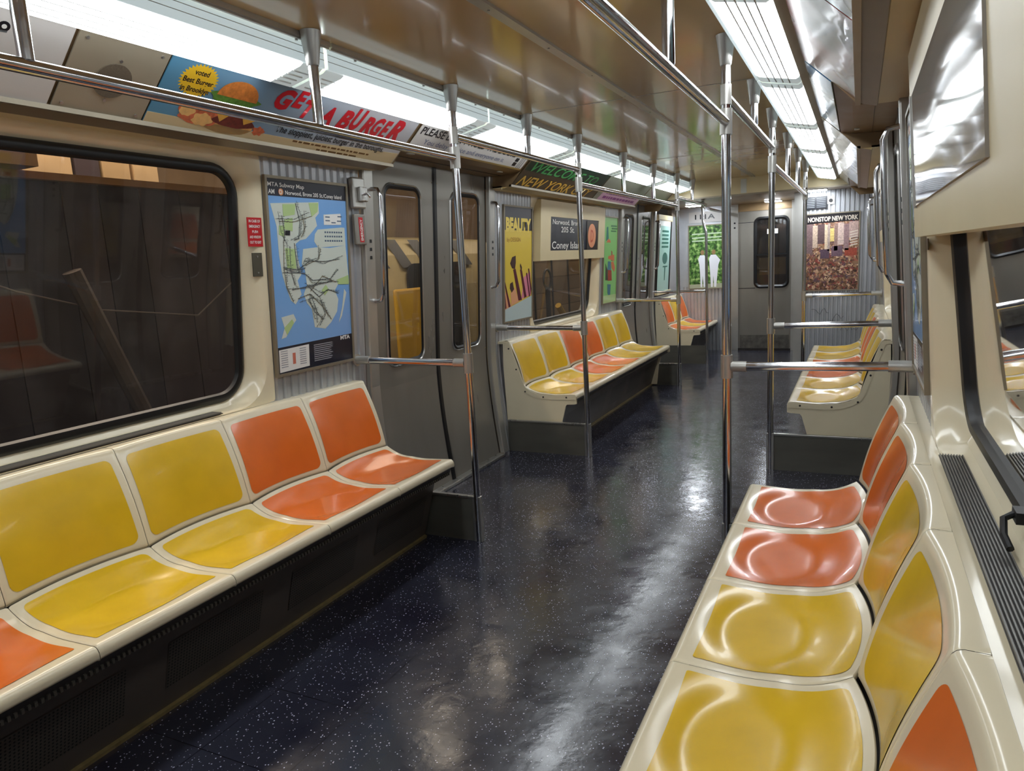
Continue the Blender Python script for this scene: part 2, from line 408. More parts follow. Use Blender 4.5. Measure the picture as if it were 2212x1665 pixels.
# frames: on the left U=+y, on the right U=-y  (both read left to right from inside the car)
def soffit(s, y0, y1, lower):
    mb = MB()
    if lower:   # bench bay: flat metal soffit then cove to wall
        mb.add([(s*1.012,y0,1.797),(s*1.012,y1,1.797),(s*1.08,y1,1.785),(s*1.08,y0,1.785)],[(0,1,2,3)])
        mb.add([(s*1.08,y0,1.785),(s*1.08,y1,1.785),(s*1.19,y1,1.785),(s*1.19,y0,1.785)],[(0,1,2,3)])
    return mb
for s,nm in ((-1,'left'),(1,'right')):
    for (a,b) in ((-.5,2.96),(4.27,7.12)):
        o = MB()
        o.add([(s*1.005,a,1.796),(s*1.005,b,1.796),(s*1.07,b,1.778),(s*1.07,a,1.778)],[(0,1,2,3)])
        o.add([(s*1.07,a,1.778),(s*1.07,b,1.778),(s*1.075,b,1.79),(s*1.075,a,1.79)],[(0,1,2,3)])
        tag(clean(o.build('trim_8', ADFRAME)), kind='structure')
        o = MB(); o.box(s*1.07,s*1.20,a,b,1.785,1.80) if s > 0 else o.box(-1.20,-1.07,a,b,1.785,1.80)
        tag(o.build('trim_9', CREAMW), kind='structure')
    for (a,b) in ((2.96,4.27),(7.12,YH),(YB,-.5)):
        hb = MB()
        # door header: sloping cover and soffit over the doorway
        hb.add([(s*.925,a,1.880),(s*.925,b,1.880),(s*.985,b,1.868),(s*.985,a,1.868)],[(0,1,2,3)])
        hb.add([(s*.985,a,1.868),(s*.985,b,1.868),(s*1.16,b,1.862),(s*1.16,a,1.862)],[(0,1,2,3)])
        hb.add([(s*1.16,a,1.862),(s*1.16,b,1.862),(s*1.30,b,1.862),(s*1.30,a,1.862)],[(0,1,2,3)])
        for yy in (a,b):
            hb.add([(s*1.01,yy,1.79),(s*.925,yy,1.88),(s*1.3,yy,1.88),(s*1.3,yy,1.79)],[(0,1,2,3)])
        h_ = tag(clean(hb.build('trim_10', BROWN)), kind='structure')
        for yy in ((a+.16),(b-.16)):
            lt = MB(); lt.prism(rrect(-.03,.03,-.012,.012,.0119,5), frame((s*1.0,yy,1.8665),(0,1,0),(-1,0,0)),-.002,.004)
            clean(lt.build('indicator_lens', LIGHTCAP, h_))
        se = MB().box(s*1.07-.001,s*1.07+.001,a,b,1.862,1.8645).build('seam', INK, h_)
# ad rack rails (top and bottom channels)
for s,nm in ((-1,'left'),(1,'right')):
    rk = MB()
    U = (0,1,0)
    rk.tube([(s*.815,YB,1.982),(s*.815,YH,1.982)],.008,6)
    rk.add([(s*.80,YB,1.962),(s*.80,YH,1.962),(s*.83,YH,1.975),(s*.83,YB,1.975)],[(0,1,2,3)])
    tag(rk.build('trim_%d'%(11 if s<0 else 12), ADFRAME), kind='structure')
    for (a,b) in ((-.5,2.965),(4.27,7.12)):
        q = MB().box(s*1.000,s*1.018,a,b,1.789,1.803).build('trim_13', ADFRAME); tag(q, kind='structure')

def panel(name, s, ya, yb, v0, v1, m, label, cat, group=None):
    """a card in the sloping rack; v in 0..1 of the rack height. returns root, frame with origin at lower-left as read"""
    p0 = Vector((s*1.01,0,1.80)); d = Vector((-s*.185,0,.175)); V = d.normalized()
    O = p0+d*v0; O.y = ya if s < 0 else yb
    U = Vector((0,1,0)) if s < 0 else Vector((0,-1,0)); Nn = U.cross(V)
    w = yb-ya; h = EL*(v1-v0)
    root = empty(name, tuple(O), label, cat, group)
    fr = (Vector((0,0,0)),U,V,Nn)
    bd = MB().prism([(0,0),(w,0),(w,h),(0,h)], fr, -.004, 0).build('card', m, root); clean(bd)
    return root, fr, w, h

for s in (-1,1):
    mb = MB(); dn = Vector((-s*.175,0,-.185)).normalized()*-.010
    for a,b,v in ((YB,-.5,.5),(-.5,2.965,0),(2.965,4.27,.5),(4.27,7.12,0),(7.12,YH,.5)):
        p = Vector((s*1.01,0,1.80)); d = Vector((-s*.185,0,.175)); lo_ = p+d*v+dn; hi_ = p+d*1.0+dn
        mb.add([(lo_.x,a,lo_.z),(lo_.x,b,lo_.z),(hi_.x,b,hi_.z),(hi_.x,a,hi_.z)],[(0,1,2,3)])
    tag(mb.build('trim_%d'%(19 if s<0 else 20), BROWN), kind='structure')
# --- left rack
AD = {}
r,fr,w,h = panel('transit_notice_card',-1,.05,1.325,0,1,PAPER,'pale service notice card with purple route symbols in the left ceiling rack','sign')
PUR = mat('purple_ink',(128,30,128),.35)
for (cx,cy,kind) in ((.99,.075,'c'),(.88,.07,'r'),(1.04,.034,'d'),(.965,.03,'d'),(1.09,.20,'k')):
    cx = cx+.03
    if kind=='c':
        flat('route_symbol', [(cx+.026*math.cos(a*PI/12),cy+.026*math.sin(a*PI/12)) for a in range(24)], fr, PUR, r); text('lettering','7',fr,cx-.008,cy-.012,.026,WHITE,r)
    elif kind=='d':
        flat('route_symbol', [(cx-.028,cy),(cx,cy-.024),(cx+.028,cy),(cx,cy+.024)], fr, PUR, r); text('lettering','7',fr,cx-.006,cy-.009,.018,WHITE,r)
    elif kind=='r': flat('route_symbol', [(cx-.05,cy-.018),(cx+.03,cy-.018),(cx+.03,cy+.018),(cx-.05,cy+.018)], fr, PUR, r)
    else:
        flat('route_symbol', [(cx-.01+.014*math.cos(a*PI/8),cy+.014*math.sin(a*PI/8)) for a in range(16)], fr, INK, r)
        flat('route_symbol', [(cx-.01+.006*math.cos(a*PI/8),cy+.006*math.sin(a*PI/8)) for a in range(16)], fr, WHITE, r, base=.0007)
        text('lettering','& Brl',fr,cx-.11,cy-.012,.014,INK,r,shear=.2)
flat('route_line', [(.8,.15),(1.12,.185),(1.12,.191),(.8,.156)], fr, mat('grey_line',(120,125,128),.5), r)

r,fr,w,h = panel('speaker_panel',-1,1.336,1.615,0,.99,SPK,'beige metal speaker panel with round perforated grille beside the burger advert','speaker')
bp_ = r.children[0]
g = MB(); cx,cy = .14,h*.47
g.prism([(cx+.056*math.cos(a*PI/20),cy+.056*math.sin(a*PI/20)) for a in range(40)], fr, 0, .003); clean(g.build('round_grille', mat('speaker_mesh',(112,102,88),.6,.3,noise=.3,nscale=500), r))
for (a,b) in ((.025,.02),(.255,.02),(.025,.23),(.255,.23),(cx,cy+.066),(cx,cy-.066)):
    g = MB().prism([(a+.005*math.cos(k*PI/5),b+.005*math.sin(k*PI/5)) for k in range(10)], fr, 0, .003); clean(g.build('screw', STEEL, r))

def gradblue():
    m = bpy.data.materials.new('advert_blue_card'); m.use_nodes = True; nt = m.node_tree; N = nt.nodes; L = nt.links; b = N['Principled BSDF']
    tc = N.new('ShaderNodeTexCoord'); s = N.new('ShaderNodeSeparateXYZ'); L.new(tc.outputs['Object'], s.inputs[0])
    r = N.new('ShaderNodeMapRange'); r.inputs['From Min'].default_value = 0; r.inputs['From Max'].default_value = 1.3; L.new(s.outputs['Y'], r.inputs['Value'])
    c = N.new('ShaderNodeValToRGB'); e = c.color_ramp.elements; e[0].color = (*lin((84,138,170)),1); e[1].color = (*lin((176,176,180)),1); e[1].position = .75
    k = c.color_ramp.elements.new(.3); k.color = (*lin((120,150,176)),1)
    L.new(r.outputs[0], c.inputs[0]); L.new(c.outputs[0], b.inputs['Base Color']); b.inputs['Roughness'].default_value = .3
    return m
r,fr,w,h = panel('burger_advert',-1,1.622,2.962,0,1.02,gradblue(),'long blue advert card with a burger and GET-A BURGER in red letters','advert')
def P(pts): return [(y-1.622, v*EL) for y,v in pts]
TANC = mat('advert_tan',(206,186,146),.35)
flat('tan_base', P([(1.622,0),(2.955,0),(2.955,.25),(2.3,.10),(1.622,.17)]) if False else P([(1.622,0),(2.955,0),(2.955,.26),(2.3,.15),(1.622,.17)]), fr, TANC, r)
RED = mat('advert_red',(196,24,40),.3); STARC = mat('advert_yellow',(226,182,40),.35)
star = []
for k in range(64):
    rr = .032 if k%2 else .0268
    star.append((1.745-1.622+rr*2.35*.98*math.cos(k*PI/32), .72*EL+rr*1.9*math.sin(k*PI/32)))
flat('starburst', star, fr, STARC, r)
for i,(s_,v,wd) in enumerate((('voted',.80,.055),('Best Burger',.68,.115),('in Brooklyn',.56,.108))):
    text('lettering', s_, fr, 1.745-1.622, v*EL, .019, INK, r, width=wd, align='CENTER', bold=.02, off=.0012)
BUN = mat('bun_orange',(206,124,56),.35,noise=.25,nscale=60); BUND = mat('bun_light',(226,178,112),.4,noise=.1,nscale=60)
LET = mat('lettuce_green',(92,134,52),.4,noise=.35,nscale=90); MEAT = mat('patty_brown',(110,46,36),.4,noise=.3,nscale=70); CHE = mat('cheese_gold',(222,168,74),.35,noise=.1,nscale=50); BAC = mat('bacon_pink',(196,104,70),.4,noise=.35,nscale=60)
def blob(c, a, b, n=28, wob=0., ph=0, half=False):
    cx,cy = c
    return [(cx+(a*(1+wob*math.sin(5*t+ph)))*math.cos(t), cy+(b*(1+wob*math.cos(7*t+ph)))*math.sin(t)) for t in [2*PI*k/n for k in range(n)]]
bb = 1.915-1.622
flat('burger_picture', blob((bb+.02,.045),.115,.035,wob=.02), fr, BUND, r, base=.0)
flat('burger_picture', blob((bb-.10,.065),.095,.036,wob=.12,ph=1), fr, BAC, r, base=.0006)
flat('burger_picture', blob((bb-.16,.075),.03,.022,wob=.1,ph=2), fr, BUND, r, base=.0011)
flat('burger_picture', blob((bb-.09,.05),.04,.024,wob=.15,ph=2), fr, BUND, r, base=.0011)
flat('burger_picture', blob((bb+.04,.062),.095,.022,wob=.05,ph=3), fr, MEAT, r, base=.0011)
flat('burger_picture', [(bb-.07,.125),(bb+.12,.125),(bb+.13,.085),(bb+.085,.06),(bb+.06,.095),(bb+.01,.088),(bb-.02,.055),(bb-.045,.085)], fr, CHE, r, base=.0016)
flat('burger_picture', blob((bb+.165,.045),.028,.018,wob=.2,ph=1), fr, BAC, r, base=.0006)
flat('burger_picture', blob((bb,.150),.105,.026,wob=.10,ph=.5), fr, LET, r, base=.0016)
dome = [(bb-.085,.155)]+[(bb+.003+.086*math.cos(PI-PI*k/16),.158+.062*math.sin(PI*k/16)) for k in range(17)]+[(bb+.088,.152)]
flat('burger_picture', dome, fr, BUN, r, base=.0022)
# GET-A BURGER, letters bobbing up and down
xs = 2.085-1.622
for (ch,u,dv,hh,ww) in (('G',.0,.145,.078,.085),('E',.085,.165,.072,.06),('T',.145,.130,.075,.07),('-',.215,.165,.05,.03),('A',.25,.125,.075,.078),('B',.36,.105,.085,.075),('U',.44,.115,.095,.07),('R',.515,.105,.082,.07),('G',.585,.108,.085,.065),('E',.65,.10,.09,.055),('R',.705,.098,.108,.095)):
    text('lettering', ch, fr, xs+u-.006, dv+(.012 if u<.3 else .026), hh, RED, r, width=ww, shear=.25, bold=.05)
text('lettering', 'The sloppiest, juiciest burger in the boroughs.', fr, 2.155-1.622, .058, .030, INK, r, width=.68, bold=.015)
dsh = MB()
for (v,a,b) in ((.028,2.27,2.74),(.008,2.42,2.66)):
    u = a-1.622
    while u < b-1.622:
        l = random.uniform(.012,.05); dsh.prism([(u,v),(u+l,v),(u+l,v+.008),(u,v+.008)], fr, .0006,.0012); u += l+.009
clean(dsh.build('small_print', mat('brown_print',(110,78,40),.5), r))

r,fr,w,h = panel('door_safety_card',-1,2.995,4.245,.50,1.0,PAPER,'white card reading PLEASE DON\'T HOLD THE DOORS over the near left doors','sign')
text('lettering', "PLEASE DON'T HOLD THE DOORS", fr, .02, .068, .042, INK, r, width=1.05, bold=.02)
text('lettering', 'You delay service and everyone on it.', fr, .09, .018, .03, mat('grey_blue_print',(90,104,140),.5), r, width=.88)
for v in (.010,.042): flat('logo_block', [(1.10,v),(1.145,v),(1.145,v+.026),(1.10,v+.026)], fr, INK, r)
for u in (1.17,1.19,1.215): flat('edge_bar', [(u,0),(u+.008,0),(u+.008,h),(u,h)], fr, mat('grey_line',(120,125,128),.5), r)

r,fr,w,h = panel('welcome_card',-1,4.29,5.83,0,1,mat('dark_olive_card',(70,58,40),.35),'dark card reading WELCOME TO NEW YORK CITY in green and yellow script','sign')
flat('green_band', [(.02,.50*EL),(1.52,.50*EL),(1.53,.99*EL),(.02,.99*EL)], fr, mat('deep_green_ink',(10,40,24),.35), r)
text('lettering','WELCOME TO', fr, .10, .51*EL, .078, mat('welcome_green',(66,168,92),.35), r, width=1.25, shear=.35, bold=.012)
text('lettering','NEW YORK CITY', fr, .04, .05*EL, .078, mat('welcome_yellow',(226,186,70),.35), r, width=1.38, shear=.35, bold=.012)
r,fr,w,h = panel('rack_advert',-1,5.85,7.11,0,1,mat('grey_green_card',(128,130,116),.35,noise=.12,nscale=5),'grey green card with a pink and purple lettered strip, after the welcome card','advert')
flat('pink_strip', [(.10,.0),(1.24,.0),(1.22,.5*EL),(.14,.5*EL)], fr, mat('pink_paper',(204,164,190),.4), r)
dsh = MB()
for v,a,b in ((.075,.22,1.1),(.028,.2,1.08)):
    u = a
    while u < b: l = random.uniform(.03,.12); dsh.prism([(u,v),(u+l,v),(u+l,v+.026),(u,v+.026)], fr, .0007,.0013); u += l+.02
clean(dsh.build('purple_print', PUR, r))
for (ya,yb) in ((7.14,8.05),):
    panel('rack_advert',-1,ya,yb,.5,1,mat('blank_grey_card',(132,126,112),.3),'plain grey card over the far left doors','advert')
panel('rack_advert',-1,-.45,.04,0,1,PAPER,'pale card in the left rack beside the camera','advert')
# --- right rack: seen at a grazing angle, glossy pictures
def gloss_pic(name, c1, c2, c3, sc):
    m = bpy.data.materials.new(name); m.use_nodes = True; nt = m.node_tree; N = nt.nodes; L = nt.links; b = N['Principled BSDF']
    tc = N.new('ShaderNodeTexCoord'); mp = N.new('ShaderNodeMapping'); mp.inputs['Scale'].default_value = (1,.5,1); L.new(tc.outputs['Object'], mp.inputs[0])
    v = N.new('ShaderNodeTexNoise'); v.inputs['Scale'].default_value = sc; v.inputs['Detail'].default_value = 2; L.new(mp.outputs[0], v.inputs['Vector'])
    c = N.new('ShaderNodeValToRGB'); c.color_ramp.interpolation = 'EASE'; e = c.color_ramp.elements
    e[0].color = (*lin(c1),1); e[0].position = .38; e[1].color = (*lin(c3),1); e[1].position = .62; k = e.new(.5); k.color = (*lin(c2),1)
    L.new(v.outputs['Fac'], c.inputs[0]); L.new(c.outputs[0], b.inputs['Base Color'])
    b.inputs['Roughness'].default_value = .22; b.inputs['Coat Weight'].default_value = .35; b.inputs['Coat Roughness'].default_value = .05; b.inputs['Specular IOR Level'].default_value = .4
    wv = N.new('ShaderNodeTexNoise'); wv.inputs['Scale'].default_value = 5; L.new(mp.outputs[0], wv.inputs['Vector'])
    bp = N.new('ShaderNodeBump'); bp.inputs['Strength'].default_value = .16; bp.inputs['Distance'].default_value = .02; L.new(wv.outputs['Fac'], bp.inputs['Height']); L.new(bp.outputs[0], b.inputs['Normal']); L.new(bp.outputs[0], b.inputs['Coat Normal'])
    return m
for (ya,yb,v0,cols,lab) in (
    (.1,1.95,0,((150,190,196),(70,60,50),(200,205,205)),'glossy blue and brown advert card in the right ceiling rack nearest the camera'),
    (1.96,2.965,0,((70,56,46),(132,60,52),(186,190,190)),'glossy dark red striped advert card in the right rack ending at the doors'),
    (2.995,4.245,.5,((170,170,160),(60,110,150),(130,96,70)),'short glossy pale card over the near right doors'),
    (4.29,5.7,0,((60,52,42),(150,150,140),(96,80,58)),'glossy brown and grey card in the right rack past the doors'),
    (5.72,7.11,0,((160,160,150),(70,66,60),(190,190,186)),'glossy black and white card at the far end of the right rack'),
    (7.14,8.05,.5,((140,136,120),(90,80,66),(180,180,170)),'small glossy card over the far right doors')):
    r,fr,w,h = panel('rack_advert',1,ya,yb,v0,1,gloss_pic('gloss_%d'%int(ya*100),*cols,3.2 if ya<3 else 6),lab,'advert')

# ------------------------------------------------------------------ ceiling light fixtures
def make_light():
    root = empty('ceiling_light', (0,0,2.0))
    Lh = .595
    prof = [(.634,1.990),(.650,1.980),(.785,1.952),(.797,1.958),(.802,1.975)]
    def loft(y0,y1,name,m,sc=1.):
        vs = [(x,y,z-2.0) for y in (y0,y1) for x,z in prof]; n = len(prof)
        fs = [(k,k+1,n+k+1,n+k) for k in range(n-1)]+[tuple(range(n)),tuple(range(2*n-1,n-1,-1))]
        return auto(clean(mk(name, vs, fs, m, root)), 60)
    loft(-Lh+.10, Lh-.10, 'lit_lens', LENSM)
    loft(-Lh+.004, -Lh+.10, 'lens_end', LENSEND); loft(Lh-.10, Lh-.004, 'lens_end', LENSEND)
    sd = MB()
    sd.box(.626,.636,-Lh+.004,Lh-.004,1.988-2.0,2.060-2.0); sd.build('lens_side', mat('lens_side_diffuser',(206,222,226),.3,emit=.38), root)
    for k in range(2): MB().box(.6245,.626,-Lh+.004,Lh-.004,.035-.022*k,.037-.022*k).build('lens_rib', LIGHTCAP, root)
    rb = MB()
    for k in range(4):
        t = .2+.2*k; x = .655+.13*t; z = 1.980-.028*t; rb.box(x-.002,x+.002,-Lh+.03,Lh-.03,z-2.0-.004,z-2.0+.002)
    rb.build('lens_rib', LIGHTCAP, root)
    t_ = MB().box(.598,.620,-Lh,Lh,2.052-2.0,2.068-2.0).box(.604,.612,-Lh,Lh,2.046-2.0,2.052-2.0); t_.build('inner_trim', STEELV, root)
    for k in (-.45,0,.45): MB().tube([(.616,k,.05),(.616,k,.043)],.005,8).build('screw', STEEL, root)
    return root
L0 = make_light(); first = True
cent = [-.93+1.2*k for k in range(8)]
names_l = ['behind the camera','over the viewpoint','nearest visible, above the speaker panel','above the GET-A BURGER letters','above the doors notice card','above the WELCOME TO card','above the grey green card','farthest, against the cream header']
for s in (-1,1):
    for k,y in enumerate(cent):
        o = L0 if first else copy_tree(L0); first = False
        o.location = (0,y,2.0)
        o.rotation_euler = (0,0,PI if s<0 else 0)
        side = 'left' if s<0 else 'right'
        if s<0: lab = 'left fluorescent ceiling light, '+names_l[k]
        else: lab = 'right fluorescent ceiling light, '+['behind the camera','over the viewpoint','just beyond the viewpoint, before the stub hanger','nearest visible one, at the top edge of the photo','second visible one from the top edge','third visible one from the top edge','fourth visible one from the top edge','farthest, small, against the cream header'][k]
        tag(o, lab, 'light', '%s row of fluorescent lights'%side)

# lamps in the low end ceiling
for (x,y,lab) in ((.607,8.79,'small lit ceiling panel in front of the New York poster'),(.05,9.55,'small lit ceiling panel over the end door'),(-.84,9.2,'small lit ceiling panel over the far left seats')):
    if x > .3: y = 8.35
    r = empty('ceiling_lamp', (x,y,1.893), lab, 'light')
    box('housing', -.10,.10,-.1,.1,-.008,.003, LIGHTCAP, r)
    box('lit_lens', -.09,.09,-.09,.09,-.012,-.008, LAMPM, r)

# ------------------------------------------------------------------ seats
HW = W/2
def pan_pt(p, t):
    """p 0..1 front to joint, t in metres across"""
    u = t/HW; dj = 1.036+.036*(1-u*u); d = .682+(dj-.682)*p
    z = .411 + .041*max(0,(p-.66)/.34)**1.9 - .004*math.sin(PI*min(p/.6,1))
    r = math.hypot((d-.842)/.120, t/.188)
    x_ = (r-.80)/.62; x_ = .5*(x_+math.sqrt(x_*x_+.012)); k = max(0,1-x_)**2; z -= .0145*k
    e = max(0,(abs(u)-.965)/.035); z -= .004*e*e
    return Vector((d,t,z))
def back_pt(q, t):
    u = t/HW; a = q
    d = 1.0435+.036*(1-u*u)*(1-.55*a) + .1025*a - .012*math.sin(PI*a)
    z = .4590+.3105*a-.0015
    e = max(0,(abs(u)-.965)/.035); d += .004*e*e
    return Vector((d,t,z))
def surf(name, fn, us, vs_, m, parent, pre=(), post=(), flip=False):
    grid = [[fn(u,v) for v in vs_] for u in us]
    rows = [[f(v) for v in vs_] for f in pre]+grid+[[f(v) for v in vs_] for f in post]
    n = len(vs_); V = [p for r_ in rows for p in r_]
    F = [(i*n+k,i*n+k+1,(i+1)*n+k+1,(i+1)*n+k) for i in range(len(rows)-1) for k in range(n-1)]
    if flip: F = [tuple(reversed(f)) for f in F]
    o = mk(name, V, F, m, parent); auto(o, 55); return o
ts = [-HW+.0008+(W-.0016)*k/30 for k in range(31)]
ts = sorted(set([-HW+.0008,-HW+.004,-HW+.008]+ts+[HW-.008,HW-.004,HW-.0008]))
def inset(name, fn, a0, a1, tw0, tw1, r0, r1, m, parent, nrm):
    """coloured panel following the shell, corner radii r0 (a0 end) / r1 (a1 end)"""
    rows = []; n = 34
    asz = (a1-a0)
    al = []
    for k in range(n+1):
        x = k/n; al.append(a0+asz*(.5-.5*math.cos(PI*x)))
    L_ = abs((fn(a1,0)-fn(a0,0)).length)
    for a in al:
        f = (a-a0)/asz; hw = tw0+(tw1-tw0)*f; dd = f*L_; de = (1-f)*L_
        cut = 0
        if dd < r0: cut = r0-math.sqrt(max(0,r0*r0-(r0-dd)**2))
        if de < r1: cut = max(cut, r1-math.sqrt(max(0,r1*r1-(r1-de)**2)))
        hw -= cut
        rows.append([(a, -hw+2*hw*j/26) for j in range(27)])
    V = []
    for r_ in rows:
        for a,t in r_:
            e = 1e-3; p = fn(a,t); n_ = (fn(a+e,t)-fn(a-e,t)).cross(fn(a,t+e)-fn(a,t-e)).normalized()
            if n_.dot(nrm) < 0: n_ = -n_
            V.append(p+n_*.0012)
    F = [(i*27+k,i*27+k+1,(i+1)*27+k+1,(i+1)*27+k) for i in range(n) for k in range(26)]
    return auto(mk(name, V, F, m, parent), 60)
def make_seat(col):
    root = empty('subway_chair', (0,0,0))
    P0 = lambda x,z: (lambda t: Vector((x,t,z-.003*(1 if abs(t)>HW-.004 else 0))))
    pan = surf('seat_shell', lambda p,t: pan_pt(p,t), [k/44 for k in range(45)], ts, CREAM, root,
         pre=[P0(.700,.374),P0(.676,.3725),P0(.667,.375),P0(.663,.383),P0(.664,.396),P0(.669,.405),P0(.675,.4095)],
         post=[lambda t: pan_pt(1,t)+Vector((.003,0,-.002)), lambda t: pan_pt(1,t)+Vector((.004,0,-.012))])
    back = surf('back_shell', lambda q,t: back_pt(q,t), [k/30 for k in range(31)], ts, CREAM, root,
         pre=[lambda t: back_pt(0,t)+Vector((.006,0,-.010)), lambda t: back_pt(0,t)+Vector((.001,0,-.002))],
         post=[lambda t: back_pt(1,t)+Vector((.005,0,.005)), lambda t: back_pt(1,t)+Vector((.013,0,.0075)),
               lambda t: Vector((1.192,t,.7765 if abs(t)<HW-.004 else .774)), lambda t: Vector((1.196,t,.765))])
    inset('seat_inlay', pan_pt, .085, .955, .192, .192, .006, .018, col, pan, Vector((0,0,1)))
    inset('back_inlay', back_pt, .05, .93, .198, .192, .03, .02, col, back, Vector((-1,0,0)))
    return root
seatY = make_seat(YEL); seatO = make_seat(ORA); used = {}
def put_seat(s, yc, c, label, group, sy=1.):
    proto = seatY if c=='Y' else seatO
    if c not in used: o = proto; used[c] = 1
    else: o = copy_tree(proto)
    o.location = (0,yc,0); o.rotation_euler = (0,0,PI if s<0 else 0)
    o.scale = (1,sy,1); tag(o, label, 'seat', group)
cn = {'Y':'yellow','O':'orange'}
order = ['next to the near doors','second from the near doors','third from the near doors','fourth from the near doors','fifth from the near doors','farthest from the near doors, by the camera']
for s in (-1,1):
    side = 'left' if s<0 else 'right'
    for k,c in enumerate('OOYYOO'):
        put_seat(s, 2.78-W/2-k*W, c, '%s moulded seat of the near %s bench, %s'%(cn[c],side,order[k]), 'seats of the near %s bench'%side)
    for k,c in enumerate('YYOOYY'):
        put_seat(s, 4.41+W/2+k*W, c, '%s moulded seat of the middle %s bench, %s from its near end'%(cn[c],side,['first','second','third','fourth','fifth','sixth'][k]), 'seats of the middle %s bench'%side)
for k,c in enumerate('OYO'):
    put_seat(-1, 8.785+.394*k, c, '%s moulded seat of the far left bench, %s from its near end'%(cn[c],['first','second','third'][k]), 'seats of the far left bench', .893)

# ------------------------------------------------------------------ bench bases, end panels
def bench_base(s, y0, y1, label, endnear=False, endfar=False):
    root = empty('underseat_heater', (s*.95,(y0+y1)/2,0), label, 'heater')
    cy = (y0+y1)/2; X = lambda x: s*(x-.95)
    def add(name, prof, m, a=y0, b=y1):
        vs = [(X(x),y-cy,z) for y in (a,b) for x,z in prof]; n = len(prof)
        fs = [(k,(k+1)%n,n+(k+1)%n,n+k) for k in range(n)]+[tuple(range(n)),tuple(range(2*n-1,n-1,-1))]
        return clean(mk(name, vs, fs, m, root))
    add('kick_panel', [(.862,0),(.775,.30),(.775,.336),(1.15,.336),(1.15,0)], KICK)
    add('support_rail', [(.682,.367),(.692,.337),(.78,.337),(.78,.367)], DARK)
    # toothed strip under the lip
    tb = MB(); y = y0+.02
    while y < y1-.02: tb.box(min(X(.682),X(.70)),max(X(.682),X(.70)),y-cy,y+.007-cy,.337,.349); y += .015
    tb.build('toothed_edge', mat('toothed_strip',(72,67,60),.5,.2), root)
    add('floor_trim', [(.848,0),(.846,.012),(.858,.016),(.862,0)], BRASS)
    xk = lambda z: .862-.087*z/.30
    k = 0; y = y0+.12
    while y+.38 < y1:
        z0,z1 = .085,.245
        vs = [(X(xk(z)-.002),yy-cy,z) for z in (z0,z1) for yy in (y,y+.38)]
        mk('vent_grille', [vs[0],vs[1],vs[3],vs[2]], [(0,1,2,3)], PERF, root); y += .52; k += 1
    def endp(y, d):
        nonlocal root
        keep = root; root = empty('side_screen', (s*.95,cy,0), 'cream side panel closing the %s end of the %s bench'%('near' if d<0 else 'far', label.split('under the ')[1].split(' bench')[0]), 'side panel')
        prof = [(.664,.345),(.664,.395),(.672,.407),(.70,.409),(.85,.401),(.95,.408),(1.00,.425),(1.035,.447),(1.048,.470),(1.09,.60),(1.146,.764),(1.155,.772),(1.195,.772),(1.20,.60),(1.19,.22),(1.19,.012),(.800,.012),(.776,.21),(.745,.325),(.735,.338),(.680,.341)]
        a,b = (y-d*.006, y+d*.006)
        p = add('end_panel', prof, CREAM, min(a,b), max(a,b)); 
        # raised flange following the seat line, with screws
        up = [(.664,.372),(.664,.395),(.672,.407),(.70,.409),(.85,.401),(.95,.408),(1.00,.425),(1.035,.447),(1.048,.470),(1.09,.60),(1.146,.764)]
        lo = [(1.172,.755),(1.116,.590),(1.076,.462),(1.058,.428),(1.01,.395),(.95,.374),(.85,.368),(.69,.372)]
        add('end_flange', up+lo, CREAM, min(y,y+d*.0095), max(y,y+d*.0095))
        for (x,z) in ((.735,.388),(.905,.386),(1.04,.42),(1.10,.575),(1.15,.72)):
            sc_ = MB().tube([(X(x),y+d*.009-cy,z),(X(x),y+d*.012-cy,z)],.006,10); sc_.build('screw', DARK, root)
        root = keep
    if endnear: endp(y0-.004,-1)
    if endfar: endp(y1+.004,1)
    return root
for s,side in ((-1,'left'),(1,'right')):
    bench_base(s, .14, 2.776, 'dark metal heater enclosure with vent grilles under the near %s bench'%side, False, False)
    bench_base(s, 4.414, 7.05, 'dark metal heater enclosure under the middle %s bench'%side, True, True)
bench_base(-1, 8.59, 9.78, 'dark metal heater enclosure under the far left bench', True, False)

